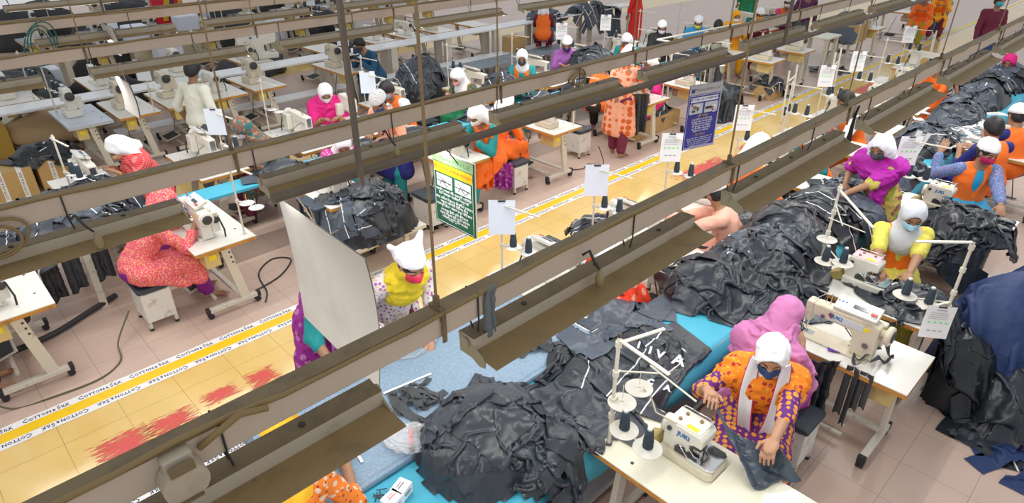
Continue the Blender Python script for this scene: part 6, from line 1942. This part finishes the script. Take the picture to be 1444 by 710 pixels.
bench('work_bench', 'narrow bench under the garment heap at the left, beyond the walkway', -1.2, .92, 6.62, 7.6, .74, WHB, legw=.04, every=1.2)
pile('black garment with white piping in the heap at the left between the two lines', [(.75, 6.95, 1.2, .62, .26, .74, 0), (1.2, 7.35, .8, .6, .28, .74, 0), (.7, 7.4, .8, .5, .22, .74, 0)], 13, tabletop((-1.2, 1.4, 6.62, 7.6, .74), (.93, 1.5, 7.35, 8.5, .765)), m=None, size=(.9, .52), seed=88, d=.021, piping=.6)
for k, x in enumerate((.50, .68, .92)):
    hanging('trousers', 'black trouser leg hanging from the bench, %s of three left of the box stool' % ('first', 'second', 'third')[k], (x, 6.58 - .02 * k, .76), .15, .5 - .04 * k, G2, face=.1, seed=k, depth=.03, out=.05, waves=2, nu=30, nv=10)
def boxpile(label, x, y, w, d_, h, seed, n=3, tape=True, rz=0.):
    t = thing('cardboard_box', label, 'box', (x, y, 0), rz)
    MB().box((0, 0, h / 2), (w, d_, h), 0, bev=.006).build('carton', CARD, t)
    if tape:
        for s_ in (-1, 1):
            tp = MB().box((-.0 + s_ * w * .22, -d_ / 2 - .001, h / 2), (.06, .002, h), 0).box((s_ * w * .22, 0, h + .001), (.06, d_, .002)).build('tape', TW, t)
            text('COTTON & SILK', .045, LET, tp, frame4((s_ * w * .22, -d_ / 2 - .003, h * .5), (0, 0, 1), (-1, 0, 0)))
    return t
for (lb, x, y, w_, d_, h_, rz_, sd) in (('brown carton with printed tape and black garments on top, at the left', 1.38, 10.62, .62, .5, .42, .05, 1), ('brown carton with printed tape at the left edge, left of the other carton', .78, 10.55, .5, .5, .40, -.05, 2),
                              ('long cardboard box under the button machine beyond the peach-dotted worker', 9.25, 6.25, 1.3, .6, .28, .0, 3), ('cardboard box under the table first right of the blue sign', 12.75, 5.75, .5, .45, .25, .0, 4),
                              ('brown carton with printed tape carried on the frame at the top right', 17.0, 6.0, .8, .7, .42, .0, 5), ('cardboard box on the low shelf under the long bench', 11.3, 11.6, .45, .35, .35, 0, 6)):
    b_ = boxpile(lb, x, y, w_, d_, h_, sd, tape=sd in (1, 2, 5), rz=rz_)
    if sd == 5: b_.location.z = .50
    if sd == 6: b_.location.z = .24
bench('low_table', 'white low table carrying a brown carton at the top right', 16.6, 17.4, 5.7, 6.3, .5, WHT)
pile('black garment piled on the brown cartons at the left', [(1.25, 10.6, .7, .45, .18, .42, 0)], 7, tabletop((.55, 1.7, 10.35, 10.85, .42)), m=G2, size=(.75, .5), seed=92, d=.028, piping=.3)
pile('black garment in the rounded heap standing in the second walkway', [(6.85, 9.45, 1.15, 1.0, 1.1, 0, .3)], 8, fb, m=None, size=(1.0, .7), seed=95, d=.03, piping=.1, spread=.6)
pile('black garment heaped beside the sewer with the blue-edged hood', [(7.25, 7.70, .62, .6, .26, .76, 0)], 6, tabletop((6.65, 7.6, 7.4, 8.55, .765)), size=(.8, .5), seed=97, d=.028)
pile('black garment in the tall rounded heap behind the bent man in orange', [(9.32, 7.55, .95, .8, .42, .76, 0)], 8, tabletop((8.9, 9.9, 7.2, 8.4, .765)), size=(.9, .6), seed=99, d=.03)
NB = (1.5, 12.5, 6.80, 7.12, .75)
for k, (x, L_) in enumerate(((2.95, .5), (4.0, .6), (4.85, .6), (6.1, .7), (7.3, .6), (8.3, .6), (10.3, .7), (11.5, .7), (12.2, .5))):
    pile('black garments on the narrow bench, %s heap from the left' % ORD[k], [(x, 6.96, L_, .34, .11, .75, 0)], 3, tabletop(NB), size=(.7, .45), seed=110 + k, d=.032, group='black garments along the narrow bench')
pile('dark garment draped over the stool right of the blue sign', [(10.95, 5.75, .34, .36, .08, .46, 0)], 4, tabletop((10.75, 11.15, 5.5, 6.0, .46)), size=(.9, .6), seed=130, d=.03, centres=[(10.95, 5.75), (11.1, 5.7), (10.8, 5.65), (11.0, 5.9)])
st_ = first('stool', None, 'white box stool with garments over it right of the blue sign', (10.95, 5.75, 0), 0, 'box stools in front line beyond walkway')
pile('black garment on the long box under the button machine', [(9.3, 6.25, 1.1, .5, .12, .28, 0)], 4, tabletop((8.6, 9.9, 5.95, 6.55, .28)), size=(.85, .5), seed=133, d=.03)
pile('black garment spilling from under the table right of the blue sign', [(12.8, 5.7, .4, .4, .18, .25, 0)], 3, tabletop((12.5, 13.0, 5.5, 6.0, .25)), size=(.85, .5), seed=135, d=.03)
pile('black garment on the brown carton at the top right', [(17.0, 6.0, .8, .6, .2, .92, 0)], 4, tabletop((16.6, 17.4, 5.65, 6.35, .92), (15.0, 15.7, 5.62, 6.3, .85)), size=(1.0, .6), seed=137, d=.035, centres=[(17., 6.), (16.7, 5.9), (15.9, 5.8), (15.6, 5.75)])
pile('black garment on the bench of hanging garments, left part', [(12.9, 12.15, .9, .5, .25, .76, 0)], 5, tabletop((12.7, 16.5, 11.9, 12.4, .76)), size=(1.3, .6), seed=140, d=.04, centres=[(12.9, 11.9), (13.2, 11.85), (12.7, 12.0), (12.9, 12.2), (13.3, 12.1)])
pile('black garment on the bench of hanging garments, right part', [(14.6, 12.15, 1.4, .5, .25, .76, 0)], 6, tabletop((12.7, 16.5, 11.9, 12.4, .76)), size=(1.3, .6), seed=142, d=.04, centres=[(14.3, 11.9), (14.7, 11.85), (15.1, 11.9), (15.5, 11.9), (14.9, 12.1), (14.4, 12.1)])
pile('black garment on the table of the sewers at the top right', [(13.6, 7.6, .6, .5, .15, .76, 0), (14.9, 7.6, .8, .5, .18, .76, 0), (16.4, 7.7, .8, .5, .18, .76, 0)], 7, tabletop((13, 18, 7.2, 8.2, .765)), size=(.9, .6), seed=144, d=.036)
pile('dark grey drape over the bench at the left edge', [(1.5, 14.0, 1.4, 1.6, .18, .70, 0)], 4, tabletop((.2, 2.1, 13.2, 15.2, .70)), m=G4, size=(2.0, 1.3), seed=146, d=.06, squash=.85, shapes=('plain',), piping=0)

# grey ribbons on the blue table
def sm(pts, n=6):
    pts = [Vector(p) for p in pts]; out = []
    for j in range(len(pts) - 1):
        p0, p1, p2, p3 = pts[max(j - 1, 0)], pts[j], pts[j + 1], pts[min(j + 2, len(pts) - 1)]
        for i in range(n):
            f = i / n
            out.append(.5 * ((2 * p1) + (-p0 + p2) * f + (2 * p0 - 5 * p1 + 4 * p2 - p3) * f ** 2 + (-p0 + 3 * p1 - 3 * p2 + p3) * f ** 3))
    return out + [pts[-1]]


def ribbons(label, cx, cy, z, n, L, W, R_, m, seed, flat=.05, name='ribbon_tangle', mb=None):
    """a tangle of flat fabric strips"""
    r = random.Random(seed); t = MB()
    for k in range(n):
        a = r.random() * 6.28; x = cx + (r.random() - .5) * R_; y = cy + (r.random() - .5) * R_ * .7
        pts = []; s = L / 14; h = z + .01 + r.random() * flat; tw = r.random() * 6
        for i in range(15):
            a += (r.random() - .5) * 1.5; x += cos(a) * s; y += sin(a) * s
            x = cx + (x - cx) * .93; y = cy + (y - cy) * .93
            pts.append((x, y, max(z + .006, h + flat * .6 * sin(i * 1.1 + tw)), a))
        g = []
        for (x_, y_, z_, a_) in pts:
            tl = .9 * sin(tw + len(g) * .7)
            g.append([(x_ - sin(a_) * W / 2 * u * cos(tl), y_ + cos(a_) * W / 2 * u * cos(tl), max(z + .004, z_ + W / 2 * u * sin(tl))) for u in (-1, 0, 1)])
        t.sheet(g)
    o = t.build(name, m)
    md = o.modifiers.new('sub', 'SUBSURF'); md.levels = 1; md.render_levels = 2
    sd = o.modifiers.new('solid', 'SOLIDIFY'); sd.thickness = .002
    return tag(o, label, 'ribbon')
for (lb, u, v, n, sd, g) in (('dark grey ribbon in the tangle on the blue table beside the plastic bag', 585, 565, 11, 200, .22), ('dark grey ribbon in the small tangle on the blue table under the light row', 760, 487, 7, 220, .18)):
    x, y = P(u, v, .81)
    pile(lb, [(x, y, .2, .16, .05, .80, 0)], n, cbase, m=G4, size=(.36, .055), seed=sd, d=.014, core=False, piping=0, squash=.5, shapes=('plain',), centres=[(x + g * (.5 - (k * .618) % 1), y + g * .8 * (.5 - (k * .37) % 1)) for k in range(n)], lift=.05, steps=34)
ribbons('tangle of white waistbands with black cloth on the centre table at right', *P(1365, 178, .8), .80, 18, 1.5, .05, .7, PIPE, 9)
ribbons('white cloth strips on the turquoise table behind the clipboard', *P(1335, 192, .8), .78, 8, .9, .05, .4, PIPE, 12)
# the dark garment in the nearest sewer's hands
h1 = np.array((*P(1000, 562, 1.06), 1.06)); h2 = np.array((*P(1095, 628, .95), .95)); e1 = np.array((*P(1060, 690, .775), .775)); e2 = np.array((*P(1128, 676, .775), .775))
def hg(u, v):
    a = h1 * (1 - v) + h2 * v; b = e1 * (1 - v) + e2 * v
    p = a * (1 - u) + b * u
    s_ = sin(pi * v) * .10 * (1 - u * .6)
    p = p - np.array([0, 0, s_]) + np.array([.015, .02, 0]) * sin(v * 9 + u * 3) * (1 - .5 * u)
    p[2] = max(p[2] + .03 * sin(v * 14 + 2 * u) * (.4 + u * (1 - u)), .772)
    return tuple(p)
sheetcloth('garment', hg, 50, 46, G3, fold=.012, freq=12, seed=5, label='dark grey garment stretched between the hands of the nearest sewer', cat='clothing')
# lettering garment: white capitals on the back of a black shirt
let = MB()
def glyph(pts, z=.0): pass
g_ = thing('printed_shirt_letters', 'large white letters printed on the black shirt beside the nearest thread stand', 'lettering', (0, 0, 0))
for (s_, u, v, a) in (('I', 901, 486, -1.0), ('I', 917, 494, -1.0), ('V', 931, 500, -1.0), ('A', 957, 508, -1.0), ('C', 917, 538, -1.0), ('A', 941, 547, -1.0)):
    x, y = P(u, v, .90)
    me = text_mesh(s_, .12 if s_ == 'A' and v < 530 else .09 if v < 530 else .06, ext=.0012, bold=.003); me.materials.append(PIPE)
    o = link('letter', me, g_, (x, y, .895)); o.rotation_euler = (.25, .1, -1.15)
# ribbons hanging over the edge of the close table, and the purple cloth
for k in range(4):
    hanging('ribbon', 'dark ribbon hanging over the edge of the close table, %s of four' % ORD[k], (4.05, .88 - .043 * k, .80), .042, (.44, .50, .36, .30)[k], G4, face=-pi / 2 + (.25, -.3, .2, -.1)[k], seed=20 + k, depth=.02, out=(.05, .02, .08, .04)[k], waves=.6, fold=.002, nu=20, nv=5, taper=-.1)
ribbons('dark ribbon looped over the machine bed on the close table', 4.25, .80, .775, 3, .35, .035, .22, G4, 17)
pile('small purple cloth on the close table beside the machine', [(4.22, 1.02, .05, .05, .02, .765, 0)], 1, cbase, m=mat('violet_cloth', (.10, .02, .32), .7), size=(.15, .13), seed=150, d=.01, core=False, piping=0, squash=.6, lift=.03)
hanging('dark_cloth', 'black cloth hanging from the lap of the sewer in the lilac hijab', (3.98, 1.02, .80), .22, .5, G2, face=-.7, seed=31, depth=.06, out=.08)
hanging('garment', 'grey garment hanging from the arm of the peach-dotted worker', (7.98, 5.55, 1.0), .35, .62, G1, face=-.75, seed=33, depth=.08, out=.1)
hanging('purple_cloth', 'purple floral cloth hanging beside the sewer in orange with purple trousers', (5.38, 5.72, .55), .26, .36, mat('purple_floral', (.30, .02, .30), .8, kind='floral', col2=(.55, .25, .55), col3=(.3, .02, .3), scale=20), face=-.75, seed=34, depth=.05, out=.05)
hanging('orange_cloth', 'orange cloth hanging from the seated worker behind the green sign', (5.12, 5.80, 1.0), .26, .75, ORV, face=-.75, seed=35, depth=.08, out=.08)
hanging('dark_cover', 'dark cloth cover over the machine at the far end of the walkway', (22.95, 5.45, .82), 1.0, .75, G2, face=0, seed=36, depth=.1)
# plastic bag with the red cutter, white tape strips, small boxes on the blue table
PLA = mat('clear_plastic', (.93, .95, .97), .08, alpha=.30, spec=.9, bump=.6, bscale=35)
v_, f_ = ico(5)
px, py = P(580, 622, .81)
q_ = v_ * np.array([.105, .15, .035]); q_ = q_ + v_ * (crumple(v_ * 3.2, 5, 4) * .022)[:, None]; ca_, sa_ = cos(.75), sin(.75)
q_[:, 2] = np.maximum(q_[:, 2] + .034, .003)
bag = link('plastic_bag', np_mesh('plastic_bag', q_, f_, PLA), None, (px, py, .80), .75)
tag(bag, 'crumpled clear plastic bag holding a red cutter on the blue table', 'bag')
ct_ = thing('cutter', 'red and black thread cutter inside the clear plastic bag', 'cutter', (px, py, .835), 1.0); ct_.scale = (1.5, 1.5, 1.3)
MB().box((0, 0, 0), (.09, .016, .012), 0, bev=.004).build('handle', mat('red_plastic', (.60, .01, .03), .35), ct_); MB().box((-.055, 0, 0), (.03, .018, .014), 0, bev=.004).build('tip', BLK, ct_)
for k, (a, b) in enumerate((((608, 527), (541, 555)), ((494, 625), (511, 652)))):
    p0 = P(*a, .806); p1 = P(*b, .806); d_ = Vector((p1[0] - p0[0], p1[1] - p0[1], 0))
    tag(MB().box(((p0[0] + p1[0]) / 2, (p0[1] + p1[1]) / 2, .8055), (d_.length, .017, .002), 0, Matrix.Rotation(math.atan2(d_.y, d_.x), 3, 'Z')).build('tape_strip', W_), ('long white strip on the blue table', 'short white strip under the hand of the worker in golden yellow')[k], 'tape')
MB_ = MB().tube([(*P(540, 500, .83), .83), (*P(560, 507, .81), .812), (*P(585, 503, .82), .82), (*P(602, 490, .84), .84)], .004, 8)
tag(MB_.build('measuring_strip', mat('grey_metal_strip', (.5, .52, .54), .4)), 'thin grey strip held by the woman with the lemon yellow scarf', 'strip')
for k, (u, v, rz_) in enumerate(((553, 706, .2), (566, 690, .35), (561, 697, .3))):
    if k == 2: continue
    x, y = P(u, v, .80)
    t = thing('small_box', ('white small box with red print at the bottom edge', 'white small box with dark print just above the other')[k], 'box', (x, y, .755), rz_); t.scale = (1.6, 1.6, 1.6)
    MB().box((0, 0, .022), (.062, .05, .044), 0, bev=.002).build('carton', W_, t); MB().box((0, -.0255, .026), (.034, .001, .003), 0).box((0, -.0255, .018), (.028, .001, .002), 0).box((0, 0, .0445), (.034, .003, .001), 0).box((0, .009, .0445), (.026, .002, .001), 0).build('print', (mat('red_print', (.6, .05, .05), .6), INKD)[k], t)
pn = MB()
r_ = random.Random(3)
for k in range(9):
    x, y = P(530 + 26 * r_.random(), 690 + 14 * r_.random(), .76); a = r_.random() * 3
    pn.tube([(x - .03 * cos(a), y - .03 * sin(a), .758), (x + .03 * cos(a), y + .03 * sin(a), .760)], .003, 5)
tag(pn.build('pins', INKD), 'scattered dark needles and pins on the turquoise cloth by the small boxes', 'pins', None, 'stuff')
# cable on the floor at left, black hose, sack
tag(MB().tube(sm([(.9, 5.98, .25), (.72, 5.85, .06), (.66, 5.62, .012), (.45, 5.48, .010), (.1, 5.5, .010), (-.15, 5.56, .012), (-.3, 5.6, .2)]), .0075, 8).build('cable', mat('olive_cable', (.12, .11, .06), .6)), 'thin olive cable lying on the tiles from the box stool to the left table', 'cable')
tag(MB().tube(sm([(2.05, 5.9, .012), (2.35, 6.0, .010), (2.6, 6.25, .010), (2.45, 6.4, .010), (2.2, 6.2, .010), (2.1, 5.8, .010), (2.0, 5.62, .012)]), .0075, 8).build('cable', BLK), 'dark cable looped on the tiles behind the floral sewer\'s table', 'cable')
tag(MB().tube(sm([(-.2, 6.35, .05), (.3, 6.42, .04), (.7, 6.62, .04), (.95, 6.75, .04)]), .028, 10).build('hose', BLK), 'thick black hose on the floor under the hanging trousers', 'hose')
for k, (x, y) in enumerate(((7.15, 5.7), (9.2, 5.45), (8.0, 7.1))):
    tag(MB().tube(sm([(x - .3, y + .15, .012), (x - .1, y + .05, .010), (x + .1, y + .12, .010), (x + .25, y - .05, .010), (x + .3, y + .1, .25)]), .007, 6).build('cable', BLK), 'dark cable on the floor %s' % ('under the orange-vested sewer\'s table', 'beside the feet of the peach-dotted worker', 'behind the bent man in orange')[k], 'cable')
v2, f2 = ico(4); q2 = v2 * np.array([.75, .45, .28]) + v2 * (crumple(v2 * 2, 9, 2) * .03)[:, None]; q2[:, 2] = np.maximum(q2[:, 2], -.24)
tag(link('sack', np_mesh('sack', q2, f2, mat('tan_sack', (.50, .36, .20), .8, bump=.2)), None, (1.75, 12.55, .25)), 'large tan sack lying under the bench at the left', 'sack')
tag(MB().box((.55, 12.5, .25), (1.1, .5, .5), 0, bev=.01).build('yellow_crate', mat('ochre_board', (.55, .36, .06), .6)), 'ochre crate with a red stripe under the bench at the left edge', 'crate')
rd = MB().box((21.0, 20.0, .55), (.1, .1, .1))
sg = thing('striped_barrier', 'red box with yellow and black hazard stripes at the top left', 'barrier', (*P(236, 12, 1.0), .6))
MB().box((0, 0, .4), (.75, .2, .8), 0, bev=.01).build('box', mat('red_plastic', (.60, .01, .03), .35), sg)
MB().prism([(-.05, .12), (.05, .12), (.2, .7), (.1, .7)], -.105, -.1, 'Y', 0).prism([(.15, .12), (.25, .12), (.36, .6), (.3, .7)], -.105, -.1, 'Y', 1).prism([(-.2, .12), (-.08, .12), (.08, .7), (-.05, .7)], -.105, -.1, 'Y', 1).build('stripe', [INKD, YTX], sg)
# debris on the tiles
db = MB(); r_ = random.Random(11)
for k in range(260):
    x = -1 + 12 * r_.random(); y = (5.45 + 5 * r_.random()) if k % 4 else (.0 + 1.6 * r_.random())
    s_ = .004 + .012 * r_.random() ** 2
    db.box((x, y, .004), (s_ * 2.2, s_, .004), k % 3 and 0 or 1, r_.random() * 3)
tag(db.build('lint', [INKD, W_]), 'scraps of thread and lint scattered on the floor tiles', 'lint', None, 'stuff')
# folded black bundles on idle tables
bl = thing('blue_barrier', 'red stripe panel', 'x')
bpy.data.objects.remove(bl)
# ---------------------------------------------------------------- camera and light
cam = bpy.data.cameras.new('camera'); co = bpy.data.objects.new('camera', cam); C.objects.link(co)
cam.sensor_width = 36; cam.lens = FPX / 1444 * 36; cam.clip_end = 200
co.location = (0, 0, HC); co.rotation_euler = (pi / 2 - PITCH, 0, AZ - pi / 2)
sc = bpy.context.scene; sc.camera = co
sc.view_settings.view_transform = 'Standard'; sc.view_settings.look = 'None'; sc.view_settings.exposure = 0.08; sc.view_settings.gamma = 1.0
sc.view_settings.use_curve_mapping = False
w = bpy.data.worlds.new('World'); sc.world = w; w.use_nodes = True
w.node_tree.nodes['Background'].inputs[0].default_value = (.95, .97, 1, 1); w.node_tree.nodes['Background'].inputs[1].default_value = .62
sc.cycles.use_denoising = True
sc.cycles.max_bounces = 6; sc.cycles.diffuse_bounces = 3; sc.cycles.caustics_reflective = False; sc.cycles.caustics_refractive = False
